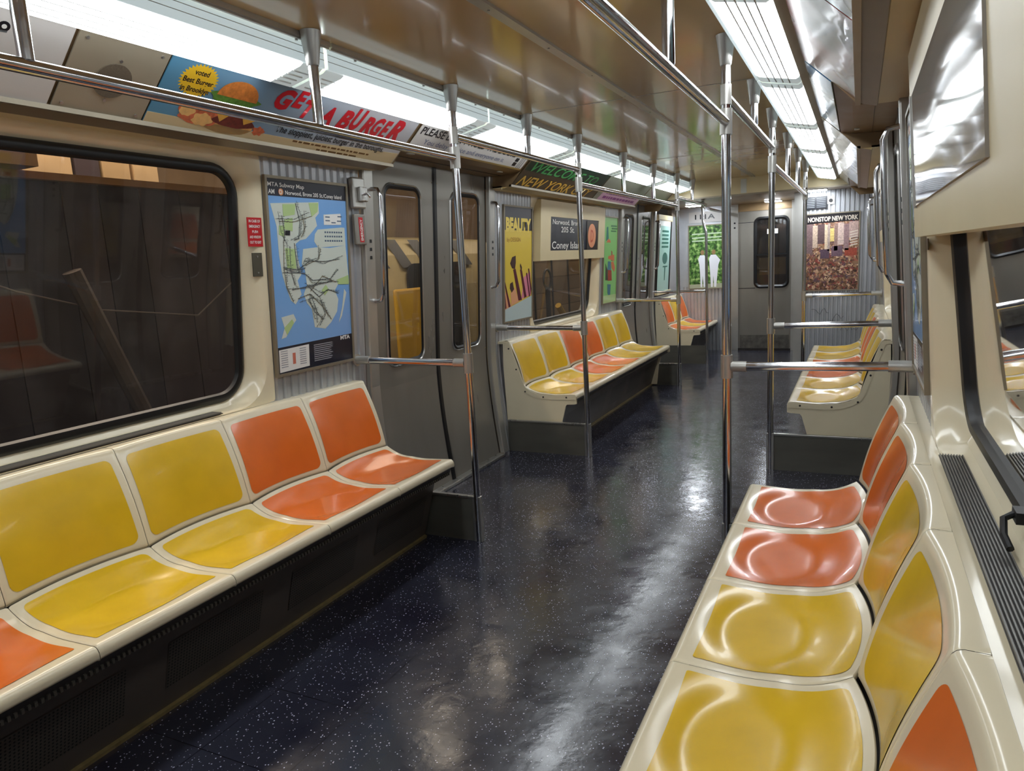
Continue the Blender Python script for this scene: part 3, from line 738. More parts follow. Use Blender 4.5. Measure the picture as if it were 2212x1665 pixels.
# ------------------------------------------------------------------ dividers and poles
def fitting(mb, p, d, r=.0225, l=.045):
    p = Vector(p); d = Vector(d).normalized(); mb.tube([p-d*l, p+d*l], r, 16)
def cone(mb, x, y, ztop=H, r0=.034, r1=.0185, h=.10):
    mb.tube([(x,y,ztop-.001),(x,y,ztop-.006),(x,y,ztop-h),(x,y,ztop-h-.006)], [r0+.001,r0,r1+.002,r1], 20)
R = .0168
def rod(name, pts, parent=None, r=R): return auto(MB().tube(pts, r, 18).build(name, CHROME, parent), 50)
def stanchion(s, y, label, divz=.22, rail=True, low=True):
    root = empty('stanchion', (s*PX,y,0), label, 'pole')
    rod('pole', [(0,0,.0),(0,0,H-.09)], root)
    c = MB(); cone(c,0,0); auto(c.build('cone_fitting', STEEL, root), 40)
    for z_,r_,l_ in ((1.768,.0225,.045),(.862,.0225,.045)):
        fz = MB(); fitting(fz,(0,0,z_),(0,0,1),r_,l_); auto(fz.build('tee_fitting', STEELV, root),40)
    fz = MB(); fitting(fz,(0,0,1.862),(0,0,1),.020,.035); auto(fz.build('tee_fitting', STEELV, root),40)
    if rail:
        xe = (xw(.87)-.005)-PX
        ar = rod('arm_rail', [(s*.02,0,.862),(s*xe,0,.870)], root)
        f2 = MB(); fitting(f2,(s*.045,0,.862),(1,0,0),.0205,.028); auto(f2.build('rail_socket', STEELV, ar),40)
        f2 = MB(); fitting(f2,(s*(xe-.045),0,.87),(1,0,0),.021,.04); f2.tube([(s*(xe-.008),0,.87),(s*xe,0,.87)],.03,16)
        auto(f2.build('rail_socket', STEELV, ar),40)
        db = MB(); a,b = sorted((s*.0,s*(1.166-PX)))
        db.box(a,b,-.006,.006,0,divz); d_ = db.build('divider_panel', DIVID, root)
        tb = MB(); tb.box(a,b,-.011,.011,divz-.008,divz+.004); tb.box(*sorted((s*-.02,s*.022)),-.014,.014,0,divz+.004); bevel(tb.build('divider_edge', STEELV if False else STEEL, root),.002)
    return root
for s,side in ((-1,'left'),(1,'right')):
    stanchion(s, Y1, 'steel floor to ceiling pole with arm rail at the end of the near %s bench'%side)
    stanchion(s, Y2, 'steel pole with arm rail at the start of the middle %s bench'%side)
    stanchion(s, Y3, 'steel pole with arm rail at the end of the middle %s bench'%side)
# cranked pole at the far left bench
r = empty('stanchion', (-PX,Y4,0), 'cranked steel pole at the start of the far left bench', 'pole')
rod('pole', [(0,0,0),(0,0,1.52),(-.004,0,1.56),(-.03,0,1.64),(-.035,0,1.68),(-.035,0,1.893)], r, .0155)
f = MB(); fitting(f,(-.035,0,1.845),(0,0,1),.024,.035); auto(f.build('tee_fitting', STEELV, r),40)
rod('arm_rail', [(-.02,0,.862),(-(xw(.87)-.005-PX),0,.870)], r, .0145)
b_ = MB().box(-(1.166-PX),0,-.006,.006,0,.22); b_.build('divider_panel', DIVID, r)

# overhead rails: bench rails at 1.79, door bay rails at 1.875, with hangers
def hrail(s, y0, y1, z, hangers, label, x=None):
    x = s*PX if x is None else x
    root = empty('overhead_rail', (x,(y0+y1)/2,z), label, 'handrail'); cy = (y0+y1)/2
    rod('rail', [(0,y0-cy,0),(0,y1-cy,0)], root)
    for hy in hangers:
        h_ = rod('hanger', [(0,hy-cy,0.012),(0,hy-cy,H-z-.09)], root, .0165)
        c = MB(); cone(c,0,hy-cy,H-z); auto(c.build('cone_fitting', STEEL, h_),40)
    return root
for s,side in ((-1,'left'),(1,'right')):
    hrail(s, -.6, Y1-.018, 1.768, (1.02,1.94,.1), 'long polished overhead grab rail along the near %s bench'%side)
    hrail(s, Y1+.018, Y2-.018, 1.858, (3.605,), 'raised polished grab rail across the near %s doorway'%side)
    hrail(s, Y2+.018, Y3-.018, 1.768, (5.33,6.20), 'polished overhead grab rail along the middle %s bench'%side)
hrail(-1, Y3+.018, Y4-.018, 1.845, (7.8,), 'raised polished grab rail across the far left doorway')
hrail(-1, Y4+.018, 9.78, 1.80, (), 'short overhead rail from the cranked pole to the end wall', x=-.55)

# ------------------------------------------------------------------ side doors
def make_door(n, s, y0, y1):
    root = empty('door_%d'%n, (s*1.2,(y0+y1)/2,0), kind='structure'); cy = (y0+y1)/2
    off = .006; mid = (y0+y1)/2
    zs = [0.02+1.85*k/24 for k in range(25)]
    X = lambda z: s*(xw(z)+off-1.2)
    def leaf(a, b, wa, wb):
        # sheet with a real window opening, rings bridged outward
        wz0,wz1 = .80,1.73; N = 6
        inner = rrect(wa,wb,wz0,wz1,.055,N); cyy,czz = (wa+wb)/2,(wz0+wz1)/2
        outer = []
        for y,z in inner:
            dy,dz = y-cyy,z-czz
            dy /= (wb-wa)/2; dz /= (wz1-wz0)/2; m_ = max(abs(dy),abs(dz)); dy /= m_; dz /= m_
            outer.append(((a+b)/2+dy*(b-a)/2, (wz0+wz1)/2+dz*((wz1-wz0)/2+.05)))
        vs = [(X(z),y-cy,z) for y,z in outer]+[(X(z),y-cy,z) for y,z in inner]; n_ = len(inner)
        fs = [(k,(k+1)%n_,n_+(k+1)%n_,n_+k) for k in range(n_)]
        mb = MB().add(vs, fs)
        for za,zb in ((0.02,.75),(1.78,1.875)):
            st = [za+(zb-za)*k/10 for k in range(11)]
            mb.add([(X(z),y-cy,z) for z in st for y in (a,b)], [(2*k,2*k+1,2*k+3,2*k+2) for k in range(10)])
        lf = clean(mb.build('door_leaf', STEELD, root))
        def ringm(name, e0, e1, d0, d1, m, rr=.055):
            A = rrect(wa-e0,wb+e0,wz0-e0,wz1+e0,max(.02,rr+e0),N); B = rrect(wa-e1,wb+e1,wz0-e1,wz1+e1,max(.02,rr+e1),N)
            vs = [(X(z)-s*d0,y-cy,z) for y,z in A]+[(X(z)-s*d1,y-cy,z) for y,z in ([( (p[0]+q[0])/2,(p[1]+q[1])/2) for p,q in zip(A,B)])]+[(X(z)-s*d0*.2,y-cy,z) for y,z in B]
            fs = [(k,(k+1)%n_,n_+(k+1)%n_,n_+k) for k in range(n_)]+[(n_+k,n_+(k+1)%n_,2*n_+(k+1)%n_,2*n_+k) for k in range(n_)]
            return auto(clean(mk(name, vs, fs, m, lf)),50)
        ringm('window_gasket', -.012, .012, .002, .008, BLACK); ringm('chrome_bead', .010, .020, .003, .009, STEEL)
        pl = rrect(wa,wb,wz0,wz1,.05,N); mk('pane', [(X(z)+s*.004,y-cy,z) for y,z in pl], [tuple(range(n_))], DGLASS, lf)
        # kick plate
        kp = MB(); st = [.03,.10,.18,.26]
        kp.add([(X(z)-s*.002,y-cy,z) for z in st for y in (a+.01,b-.01)], [(2*k,2*k+1,2*k+3,2*k+2) for k in range(3)]); kp.build('kick_plate', STEELD, lf)
    leaf(y0,mid-.02,mid-.49,mid-.165); leaf(mid+.02,y1,mid+.185,mid+.52)
    g = MB(); g.add([(X(z)-s*dx,y-cy,z) for z in zs for y,dx in ((mid-.024,-.002),(mid-.012,.008),(mid+.012,.008),(mid+.024,-.002))], [(4*k+j,4*k+j+1,4*k+j+5,4*k+j+4) for k in range(24) for j in range(3)])
    g.build('rubber_edge', BLACK, root)
    # dark pocket gaps at both sides
    for a in (y0-.012,y1-.0):
        p = MB(); p.add([(X(z)+s*.0,y-cy,z) for z in zs for y in (a,a+.014)], [(2*k,2*k+1,2*k+3,2*k+2) for k in range(24)]); p.build('pocket_gap', BLACK, root)
    # jamb posts
    for a,b,d in ((y0-.085,y0-.008,1),(y1+.008,y1+.085,-1)):
        j = MB(); xs_ = [(a,.0),(a,-.022),(a+.006,-.028),(b-.006,-.028),(b,-.022),(b,.03)]
        vs = [(s*(xw(z)+dx-1.2),y-cy,z) for z in zs for y,dx in xs_]; n6 = 6
        j.add(vs, [(n6*k+i,n6*k+i+1,n6*(k+1)+i+1,n6*(k+1)+i) for k in range(24) for i in range(5)])
        jo = clean(j.build('jamb_post', STEELV, root))
        hy = (a+b)/2+(.02*d); 
        x_ = lambda z,dd: s*(xw(z)-.028-dd-1.2)
        auto(MB().tube([(x_(1.70,0),hy-cy,1.70),(x_(1.70,.035),hy-cy,1.695),(x_(1.66,.052),hy-cy,1.66),(x_(1.4,.054),hy-cy,1.4),(x_(1.19,.052),hy-cy,1.19),(x_(1.15,.035),hy-cy,1.155),(x_(1.15,0),hy-cy,1.15)],.0105,12).build('grab_handle', CHROME, root),60)
        sl = MB()
        for zz in (1.36,1.40,1.44): sl.box(*sorted((s*(xw(zz)-.030-1.2),s*(xw(zz)-.026-1.2))),(a+b)/2-.008-cy,(a+b)/2+.008-cy,zz,zz+.016)
        sl.build('slot', BLACK, root)
    # sill / threshold
    t_ = MB().box(*sorted((s*(1.13-1.2),s*(1.185-1.2))),y0-.0-cy,y1-cy,0,.02); bevel(t_.build('threshold', STEEL, root),.004)
for n,(s,y0,y1) in enumerate(((-1,2.99,4.22),(1,2.99,4.22),(-1,7.20,8.42),(1,7.20,8.42))): make_door(n+1,s,y0,y1)
# rear-half doorway walls near the viewer (not seen)
# ------------------------------------------------------------------ wall equipment
def wallframe(s, y, z, d=0., zt=None):
    zt = z+.8 if zt is None else zt
    V = Vector((s*(xw(zt)-xw(z)),0,zt-z))
    U = Vector((0,1,0)) if s<0 else Vector((0,-1,0))
    return frame((s*(xw(z)-d),y,z),U,V)
def poster(name, s, y0, y1, z0, z1, m, label, cat='poster', border=ADFRAME, d=.012):
    ya = y0 if s<0 else y1
    O,U,V,Nn = wallframe(s, ya, z0, d, z1)
    root = empty(name, tuple(O), label, cat)
    fr = (Vector((0,0,0)),U,V,Nn); w = y1-y0; h = math.hypot(z1-z0, xw(z1)-xw(z0))
    clean(MB().prism([(0,0),(w,0),(w,h),(0,h)], fr, -.008, 0).build('sheet', m, root))
    e = .012; b = MB()
    for poly in ([(-e,-e),(w+e,-e),(w+e,0),(-e,0)],[(-e,h),(w+e,h),(w+e,h+e),(-e,h+e)],[(-e,0),(0,0),(0,h),(-e,h)],[(w,0),(w+e,0),(w+e,h),(w,h)]): b.prism(poly, fr, -.010, .006)
    clean(b.build('frame', border, root))
    return root, fr, w, h
def S(pts,w,h): return [(min(max(a,0),1)*w,min(max(b,0),1)*h) for a,b in pts]

def build_map(s, y0, y1, label, full=True):
    r,fr,w,h = poster('subway_map', s, y0, y1, .885, 1.70, mat('map_water_blue',(120,170,226),.25,coat=.4), label, 'map')
    T = lambda *p: S(p,w,h)
    LAND = mat('map_land',(206,214,204),.3); PARK = mat('map_park_green',(178,204,140),.3); INKN = mat('map_navy',(30,32,46),.3)
    flat('map_header', T((0,1),(1,1),(1,.918),(0,.915)), fr, INKN, r)
    lands = [[(.03,.877),(.621,.9),(.619,.841),(.568,.816),(.586,.773),(.492,.728),(.432,.702),(.356,.694),(.299,.675),(.159,.724),(.092,.753)],
     [(.087,.768),(.16,.735),(.299,.679),(.311,.617),(.341,.545),(.347,.513),(.297,.482),(.337,.408),(.256,.357),(.202,.38),(.147,.461),(.118,.516),(.094,.617)],
     [(.389,.648),(.564,.657),(.745,.653),(.968,.667),(.998,.452),(.835,.447),(.785,.414),(.828,.361),(.802,.292),(.712,.235),(.626,.203),(.485,.22),(.458,.322),(.399,.358),(.365,.408),(.412,.455),(.397,.537),(.362,.569)],
     [(.551,.729),(.592,.753),(.921,.768),(.964,.767),(.97,.667),(.584,.655),(.537,.689)],
     [(.074,.297),(.222,.307),(.251,.273),(.177,.235),(.117,.189),(.061,.184),(.104,.239)],
     [(.919,.419),(.95,.396),(.869,.263),(.819,.226),(.879,.315)]]
    for i,l in enumerate(lands): flat('land_area', T(*l), fr, LAND, r, base=.0001*i)
    for l in ([(.168,.876),(.324,.881),(.305,.826),(.169,.815)],[(.489,.892),(.616,.896),(.6,.849),(.52,.819)],[(.169,.655),(.281,.648),(.289,.546),(.179,.547)],[(.112,.768),(.164,.769),(.166,.709),(.106,.723)],[(.815,.473),(.99,.496),(.991,.443),(.835,.447)],[(.10,.24),(.20,.28),(.22,.26),(.13,.20)],[(.60,.42),(.66,.45),(.70,.42),(.64,.39)],[(.18,.8),(.28,.81),(.27,.74),(.17,.75)]):
        flat('park_area', T(*l), fr, PARK, r, base=.0012)
    lines = [[(.321,.887),(.366,.789),(.338,.703),(.282,.695)],[(.156,.693),(.139,.547),(.156,.461),(.229,.371)],[(.224,.663),(.22,.539),(.257,.459)],[(.281,.679),(.303,.538),(.46,.584),(.657,.579),(.866,.591)],[(.4,.561),(.578,.592),(.613,.649)],[(.119,.528),(.377,.521),(.489,.479),(.732,.483),(.841,.532)],[(.218,.436),(.408,.447),(.587,.46),(.751,.465)],[(.287,.386),(.443,.406),(.596,.334),(.714,.252)],[(.443,.406),(.514,.32),(.517,.244)],[(.409,.456),(.56,.386),(.686,.424),(.831,.395)],[(.114,.791),(.274,.787),(.52,.823)],[(.546,.226),(.633,.282),(.579,.368)],[(.131,.555),(.303,.538),(.398,.545)],[(.45,.42),(.62,.50),(.80,.46)],[(.42,.38),(.50,.30),(.60,.26)],[(.15,.82),(.17,.74),(.16,.69)],[(.40,.83),(.42,.75),(.37,.71)]]
    rj = random.Random(5)
    extra = []
    for l in lines:
        for q in range(1):
            extra.append([(min(.985,max(.08,a+rj.uniform(-.045,.045))),b+rj.uniform(-.022,.022)) for a,b in l])
    lines = lines+extra
    lm = [MB(),MB(),MB()]
    for i,l in enumerate(lines):
        for (a,b),(c,d) in zip(l[:-1],l[1:]):
            A = Vector((a*w,b*h)); B = Vector((c*w,d*h)); nn = (B-A).normalized(); nn = Vector((-nn.y,nn.x))*(.0013 if i < 17 else .0006)
            lm[i%3].prism([tuple(A+nn),tuple(A-nn),tuple(B-nn),tuple(B+nn)], fr, .0020,.0026)
    for k,(nm,c) in enumerate((('route_line',(70,74,74)),('route_line',(120,110,80)),('route_line',(96,104,110)))): clean(lm[k].build(nm, mat('map_line_%d'%k,c,.4), r))
    # station ticks and names, too small to read
    tk = MB()
    for l in lines:
        for (a,b),(c,d) in zip(l[:-1],l[1:]):
            for q in range(7):
                f = (q+.5)/7; x = (a+(c-a)*f)*w+random.uniform(-.006,.006); y = (b+(d-b)*f)*h+random.uniform(-.003,.003); ln = random.uniform(.004,.012)
                x = min(max(x,.002),w-ln-.002)
                tk.prism([(x,y),(x+ln,y),(x+ln,y+.0016),(x,y+.0016)], fr, .0026,.003)
    clean(tk.build('station_marks', mat('map_print',(84,90,92),.4), r))
    flat('map_block', T((.179,.743),(.237,.744),(.234,.72),(.177,.72)), fr, INK, r, base=.0026)
    flat('map_inset', T((.678,.835),(.915,.845),(.918,.783),(.678,.779)), fr, WHITE, r, base=.001)
    ob = MB()
    for (y_,a,b) in ((.735,.68,.92),(.712,.68,.92),(.688,.68,.92)):
        x = a
        while x < b: ob.prism([(x*w,y_*h),((x+.02)*w,y_*h),((x+.02)*w,(y_+.009)*h),(x*w,(y_+.009)*h)], fr, .001,.0016); x += .032
    for (x,y_) in ((.70,.82),(.70,.80),(.87,.825),(.86,.80),(.78,.79)): ob.prism([(x*w,y_*h),((x+.06)*w,y_*h),((x+.06)*w,(y_+.006)*h),(x*w,(y_+.006)*h)], fr, .0016,.0022)
    clean(ob.build('map_legend', mat('map_legend_ink',(74,96,120),.4), r))
    flat('map_footer', T((0,.139),(1,.151),(1,0),(0,0)), fr, INKN, r)
    flat('map_inset', T((.02,.126),(.393,.132),(.388,.012),(.018,.006)), fr, WHITE, r, base=.0007)
    flat('map_cross', T((.18,.10),(.215,.10),(.215,.04),(.18,.04)), fr, mat('map_red',(206,120,100),.4), r, base=.0014)
    q = MB()
    for k in range(9):
        v = .118-.011*k; q.prism([(.456*w,v*h),((.456+random.uniform(.2,.27))*w,v*h),(.70*w,(v+.005)*h),(.456*w,(v+.005)*h)], fr, .0007,.0013)
    for k in range(8): v = .115-.012*k; q.prism([(.04*w,v*h),(.12*w,v*h),(.12*w,(v+.004)*h),(.04*w,(v+.004)*h)], fr, .0014,.002); q.prism([(.27*w,v*h),(.35*w,v*h),(.35*w,(v+.004)*h),(.27*w,(v+.004)*h)], fr, .0014,.002)
    clean(q.build('small_print', mat('map_small_print',(150,152,160),.4), r))
    text('lettering','MTA Subway Map', fr, .012*w, .962*h, .017, WHITE, r, width=.43*w, bold=.01)
    text('lettering','AM', fr, .015*w, .925*h, .019, WHITE, r, width=.07*w, bold=.02)
    flat('route_bullet', [(.16*w+.014*math.cos(a*PI/10),.937*h+.014*math.sin(a*PI/10)) for a in range(20)], fr, mat('bullet_orange',(222,150,96),.35), r, base=.0007)
    text('lettering','D', fr, .14*w, .926*h, .018, WHITE, r, bold=.02, off=.002)
    text('lettering','Norwood, Bronx 205 St./Coney Island', fr, .21*w, .926*h, .017, WHITE, r, width=.73*w, bold=.012)
    text('lettering','MTA', fr, .83*w, .125*h, .018, WHITE, r, width=.14*w, bold=.04)
    return r
build_map(-1, 2.28, 2.782, 'framed subway map on the left wall beside the near doors')
build_map(1, 2.28, 2.782, 'framed subway map on the right wall between the sign box and the doors')

# emergency sticker and switch plate on the cream window surround (left)
def sticker(s, y0, z0, w, h, m, name, label, cat, d=.0048, t=.002):
    O,U,V,Nn = wallframe(s, y0, z0, d, z0+h); root = empty(name, tuple(O), label, cat); fr = (Vector((0,0,0)),U,V,Nn)
    clean(MB().prism([(0,0),(w,0),(w,h),(0,h)], fr, 0, t).build('plate', m, root)); return root, fr
r,fr = sticker(-1, 2.158+.01, 1.425, .078, .115, mat('sticker_red',(190,24,32),.35), 'emergency_sticker','red emergency window instruction sticker on cream wall left of the map','sign')
for i,s_ in enumerate(('IN CASE OF','EMERGENCY','PUSH','AND WINDOW','OUT TO EXIT')): text('lettering', s_, fr, .039, .096-.021*i, .0105, WHITE, r, width=.06 if i not in (2,) else .03, align='CENTER', bold=.02, off=.0028)
r,fr = sticker(-1, 2.182, 1.305, .052, .095, mat('grey_switch_plate',(92,88,76),.4,.4), 'switch_plate','small grey metal plate below the red sticker','plate', t=.004)
for z in (.015,.08):
    clean(MB().prism([(.026+.004*math.cos(k*PI/5),z+.004*math.sin(k*PI/5)) for k in range(10)], fr, .004,.006).build('screw', STEEL, r))
r,fr = sticker(1, 2.235, 1.275, .05, .03, mat('brown_label',(92,72,48),.5), 'wall_label','small dark label on cream column under the right sign box','plate')

# emergency door valve and vertical EMERGENCY plate next to near left door
r = empty('emergency_valve', (-1.13,2.855,1.60), 'steel emergency valve box at the top left of the near left doors','valve')
bevel(MB().box(-.03,.0,-.045,.045,0,.145).build('housing', STEELV, r),.008)
bevel(MB().box(.0,.022,-.02,.035,.03,.10).build('cover', STEEL, r),.006)
auto(MB().tube([(.022,.005,.065),(.04,.005,.065),(.045,.02,.05)],.006,8).build('lever', CHROME, r),50)
r = empty('emergency_plate', (-1.145,2.86,1.43), 'steel plate with red vertical EMERGENCY label below the valve box','sign')
bevel(MB().box(-.02,.0,-.04,.04,0,.145).build('housing', STEELD, r),.005)
fr = frame((.0005,-.014,.012),(0,1,0),(0,0,1))
flat('red_label', [(0,0),(.032,0),(.032,.118),(0,.118)], fr, mat('sticker_red',(190,24,32),.35), r)
text('lettering','EMERGENCY', fr, .025, .008, .018, WHITE, r, width=.10, bold=.02, rot=PI/2)

# roll sign boxes
def signbox(s, y0, y1, g0, g1, label, kind):
    root = empty('sign_box', (s*1.16,(y0+y1)/2,1.31), label, 'sign box'); cy = (y0+y1)/2
    lo,hi = s*(1.158-1.16), s*(1.127-1.16)
    def quad(ya,yb,za,zb,dx,dep,name,m,par=root,bw=0):
        f = lambda z: lo+(hi-lo)*(z-0)/.445
        vs = []
        for dd in (0,dep):
            for (y,z) in ((ya,za),(yb,za),(yb,zb),(ya,zb)): vs.append((f(z)+s*(dd)-s*dx, y-cy, z))
        o = clean(mk(name, vs, [(0,1,2,3),(7,6,5,4),(0,4,5,1),(1,5,6,2),(2,6,7,3),(3,7,4,0)], m, par)); 
        if bw: bevel(o,bw)
        return o
    # cream housing built as a frame around the opening
    za,zb = .075,.335
    quad(y0,y1,0,za,0,.06,'housing',CREAMW); quad(y0,y1,zb,.455,0,.06,'housing',CREAMW)
    quad(y0,g0,za,zb,0,.06,'housing',CREAMW); quad(g1,y1,za,zb,0,.06,'housing',CREAMW)
    return root, quad, za, zb, cy
# left: rolled destination blind
r,quad,za,zb,cy = signbox(-1,5.04,6.56,5.24,6.38,'cream destination sign box over the middle left window','left')
quad(5.24,6.38,za,zb,-.006,.01,'blind',mat('blind_navy',(30,32,48),.3,coat=.5))
fr = frame((.013+.002,5.24-cy,za),(0,1,0),(.0225,0,.335-.075-.0))
fr = (Vector((.0016,5.24-cy,za)),)+frame((0,0,0),(0,1,0),(-(1.127-1.158),0,.445))[1:]
fr = (fr[0]+fr[3]*.003, fr[1],fr[2],fr[3])
text('lettering','Norwood, Bronx', fr, .04, .205, .040, WHITE, r, width=.62, bold=.01)
text('lettering','205 St.', fr, .22, .145, .045, WHITE, r, width=.30, bold=.01)
text('lettering','Coney Island', fr, .03, .015, .058, WHITE, r, width=.70, bold=.012)
flat('route_panel', [(.83,0),(1.13,0),(1.13,.25),(.83,.25)], fr, mat('blind_brown',(40,24,20),.3), r, base=-.0005)
flat('route_bullet', [(.965+.105*math.cos(a*PI/16),.125+.105*math.sin(a*PI/16)) for a in range(32)], fr, mat('bullet_salmon',(226,150,110),.35), r, base=.0008)
text('lettering','D', fr, .93, .07, .11, mat('bullet_red_brown',(196,90,60),.35), r, width=.075, bold=.02, off=.0022)
def mirror_mat():
    m = bpy.data.materials.new('warped_sign_glass'); m.use_nodes = True; nt = m.node_tree; N = nt.nodes; L = nt.links; b = N['Principled BSDF']
    b.inputs['Base Color'].default_value = (.30,.27,.24,1); b.inputs['Metallic'].default_value = .0; b.inputs['Roughness'].default_value = .06
    b.inputs['Specular IOR Level'].default_value = .6; b.inputs['IOR'].default_value = 1.5; b.inputs['Coat Weight'].default_value = .25; b.inputs['Coat IOR'].default_value = 1.5
    tc = N.new('ShaderNodeTexCoord'); mp = N.new('ShaderNodeMapping'); mp.inputs['Scale'].default_value = (1,.8,1.6); L.new(tc.outputs['Object'], mp.inputs[0])
    n = N.new('ShaderNodeTexNoise'); n.inputs['Scale'].default_value = 2.4; n.inputs['Detail'].default_value = 0; L.new(mp.outputs[0], n.inputs['Vector'])
    bp = N.new('ShaderNodeBump'); bp.inputs['Strength'].default_value = .11; bp.inputs['Distance'].default_value = .03
    L.new(n.outputs['Fac'], bp.inputs['Height']); L.new(bp.outputs[0], b.inputs['Normal']); L.new(bp.outputs[0], b.inputs['Coat Normal'])
    return m
r,quad,za,zb,cy = signbox(1,.62,2.20,.97,2.10,'cream sign box with wavy reflective glass at the upper right','right')
quad(.97,2.10,za,zb,.004,.008,'sign_glass',mirror_mat())
quad(2.095,2.105,za-.004,zb+.004,.007,.01,'glass_edge',STEELV)
r,quad,za,zb,cy = signbox(1,5.04,6.56,5.24,6.38,'cream destination sign box over the middle right window','right')
quad(5.24,6.38,za,zb,-.006,.01,'blind',mat('blind_navy',(30,32,48),.3,coat=.5))

# posters left
r,fr,w,h = poster('makeup_poster',-1,4.47,4.93,.90,1.69,mat('poster_yellow',(226,198,70),.3,coat=.3),'yellow poster reading BEAUTY with makeup brushes beside the sign box')
T = lambda *p: S(p,w,h)
flat('dark_band', T((0,1),(1,1),(.996,.907),(0,.909)), fr, mat('poster_charcoal',(48,46,56),.3), r)
flat('dark_band', T((0,.909),(1,.909),(1,.80),(0,.80)), fr, mat('poster_black',(24,20,24),.3), r)
text('lettering','BEAUTY', fr, .05*w, .795*h, .088, mat('poster_letter_yellow',(232,206,90),.3), r, width=.92*w, bold=.06)
text('lettering','by DESIGN', fr, .09*w, .70*h, .030, mat('poster_gold',(176,128,50),.3), r, width=.48*w)
BRN = mat('brush_brown',(62,32,26),.5); PLUM = mat('brush_plum',(86,18,40),.35); PNK = mat('poster_pink',(214,130,150),.4); SKN = mat('poster_skin',(222,160,120),.4)
flat('pink_area', T((.703,.378),(.95,.423),(.978,.206),(.61,.18)), fr, PNK, r)
flat('skin_area', T((.214,.247),(.37,.293),(.529,.161),(.249,.134)), fr, SKN, r)
flat('skin_area', T((0,.26),(.12,.24),(.26,.12),(.0,.10)), fr, SKN, r)
for pts,m_ in (([(.271,.564),(.394,.577),(.398,.515),(.371,.456),(.265,.468),(.197,.51)],BRN),([(.305,.454),(.392,.46),(.625,.172),(.501,.169)],PLUM),([(.568,.506),(.626,.47),(.611,.414),(.551,.485)],BRN),([(.554,.45),(.628,.442),(.803,.196),(.721,.184)],PLUM),([(.783,.412),(.824,.418),(.945,.192),(.903,.193)],PLUM),([(.862,.453),(.904,.453),(.995,.264),(.973,.206)],PLUM),([(.196,.331),(.287,.347),(.337,.279),(.254,.25),(.185,.29)],BRN),([(0,.343),(.026,.349),(.209,.128),(.144,.123)],PLUM),([(0,.24),(.019,.245),(.066,.119),(.014,.113)],PLUM)):
    flat('brush_picture', T(*pts), fr, m_, r, base=.0008)
flat('pale_footer', T((.0,.105),(1,.198),(1,0),(0,0)), fr, mat('poster_ice',(186,204,208),.35), r, base=.0014)

r,fr,w,h = poster('green_poster',-1,6.62,7.03,.87,1.69,mat('poster_green',(138,204,118),.3,coat=.3),'light green illustrated poster right of the destination sign box')
T = lambda *p: S(p,w,h); TEAL = mat('poster_teal',(40,120,110),.4); ORP = mat('poster_orange',(206,112,70),.4); BLP = mat('poster_blue',(70,120,140),.4); DGR = mat('poster_dark',(60,66,50),.4)
for i,(pts,m_) in enumerate((([(.183,.886),(.281,.894),(.345,.755),(.149,.726)],TEAL),([(.324,.755),(.454,.741),(.506,.71),(.174,.711)],ORP),([(.557,.619),(.649,.602),(.686,.492),(.576,.494)],mat('poster_rust',(160,60,40),.4)),([(.345,.552),(.792,.569),(.82,.49),(.333,.521)],ORP),([(.321,.491),(.535,.487),(.593,.374),(.288,.39)],BLP),([(.141,.471),(.309,.39),(.346,.266),(.155,.272)],DGR),([(.331,.389),(.612,.382),(.652,.259),(.347,.261)],mat('poster_rust',(160,60,40),.4)),([(.316,.222),(.579,.213),(.551,.09),(.497,.051),(.347,.115)],BLP),([(.559,.478),(.73,.491),(.894,.407),(.82,.36),(.627,.406)],ORP),([(.0,.09),(1,.087),(1,0),(0,0)],PARKM:=mat('map_park_green',(178,204,140),.3)))):
    flat('poster_shape', T(*pts), fr, m_, r, base=.0001*i)
dd = MB()
for k,(a,b,v) in enumerate(((.50,.95,.895),(.55,.98,.865),(.5,.9,.835))): dd.prism([(a*w,v*h),(b*w,v*h),(b*w,(v+.018)*h),(a*w,(v+.018)*h)], fr, .0006,.0012)
clean(dd.build('print_block', mat('poster_deep_green',(50,120,60),.4), r))

r,fr,w,h = poster('teal_poster',-1,8.68,9.28,.86,1.72,mat('poster_pale_teal',(168,204,196),.3,coat=.3),'pale teal poster with a dark round mark over the far left bench',border=BLACK)
T = lambda *p: S(p,w,h); TD = mat('poster_dark_teal',(40,96,88),.35)
flat('white_band', T((0,1),(1,1),(1,.93),(0,.93)), fr, WHITE, r)
for k in range(5): flat('print_block', T((.30,.84-.055*k),(.86,.84-.055*k),(.86,.87-.055*k),(.30,.87-.055*k)), fr, TD, r)
flat('round_mark', [(.6*w+.13*math.cos(a*PI/14),.47*h+.072*math.sin(a*PI/14)) for a in range(28)], fr, TD, r)
flat('print_block', T((.45,.36),(.85,.36),(.85,.34),(.68,.34),(.66,.15),(.60,.15),(.58,.34),(.45,.34)), fr, TD, r)

# ------------------------------------------------------------------ end bulkheads
# left end wall (faces the viewer), x -1.2 .. -.42 at y = YE ; right cab wall x .37 .. 1.2 at y = 8.6
def fluted_x(mb, x0, x1, y, z0, z1, pitch=.046, depth=.014):
    xs = []; x = x0
    while x < x1-1e-6:
        for dx,dd in ((0,0),(.006,1),(.018,1),(.024,0)):
            if x+dx <= x1: xs.append((x+dx,dd))
        x += pitch
    xs.append((x1,0)); n = len(xs)
    mb.add([(x,y+dd*depth,z) for z in (z0,z1) for x,dd in xs], [(k,k+1,n+k+1,n+k) for k in range(n-1)])
m_ = MB(); fluted_x(m_,-1.26,-.47,YE-.02,0,.86); m_.add([(-1.26,YE-.02,.86),(-.47,YE-.02,.86),(-.47,YE-.02,1.9),(-1.26,YE-.02,1.9)],[(0,1,2,3)])
tag(m_.build('wall_far', FLUTE), kind='structure')
YC = 8.60
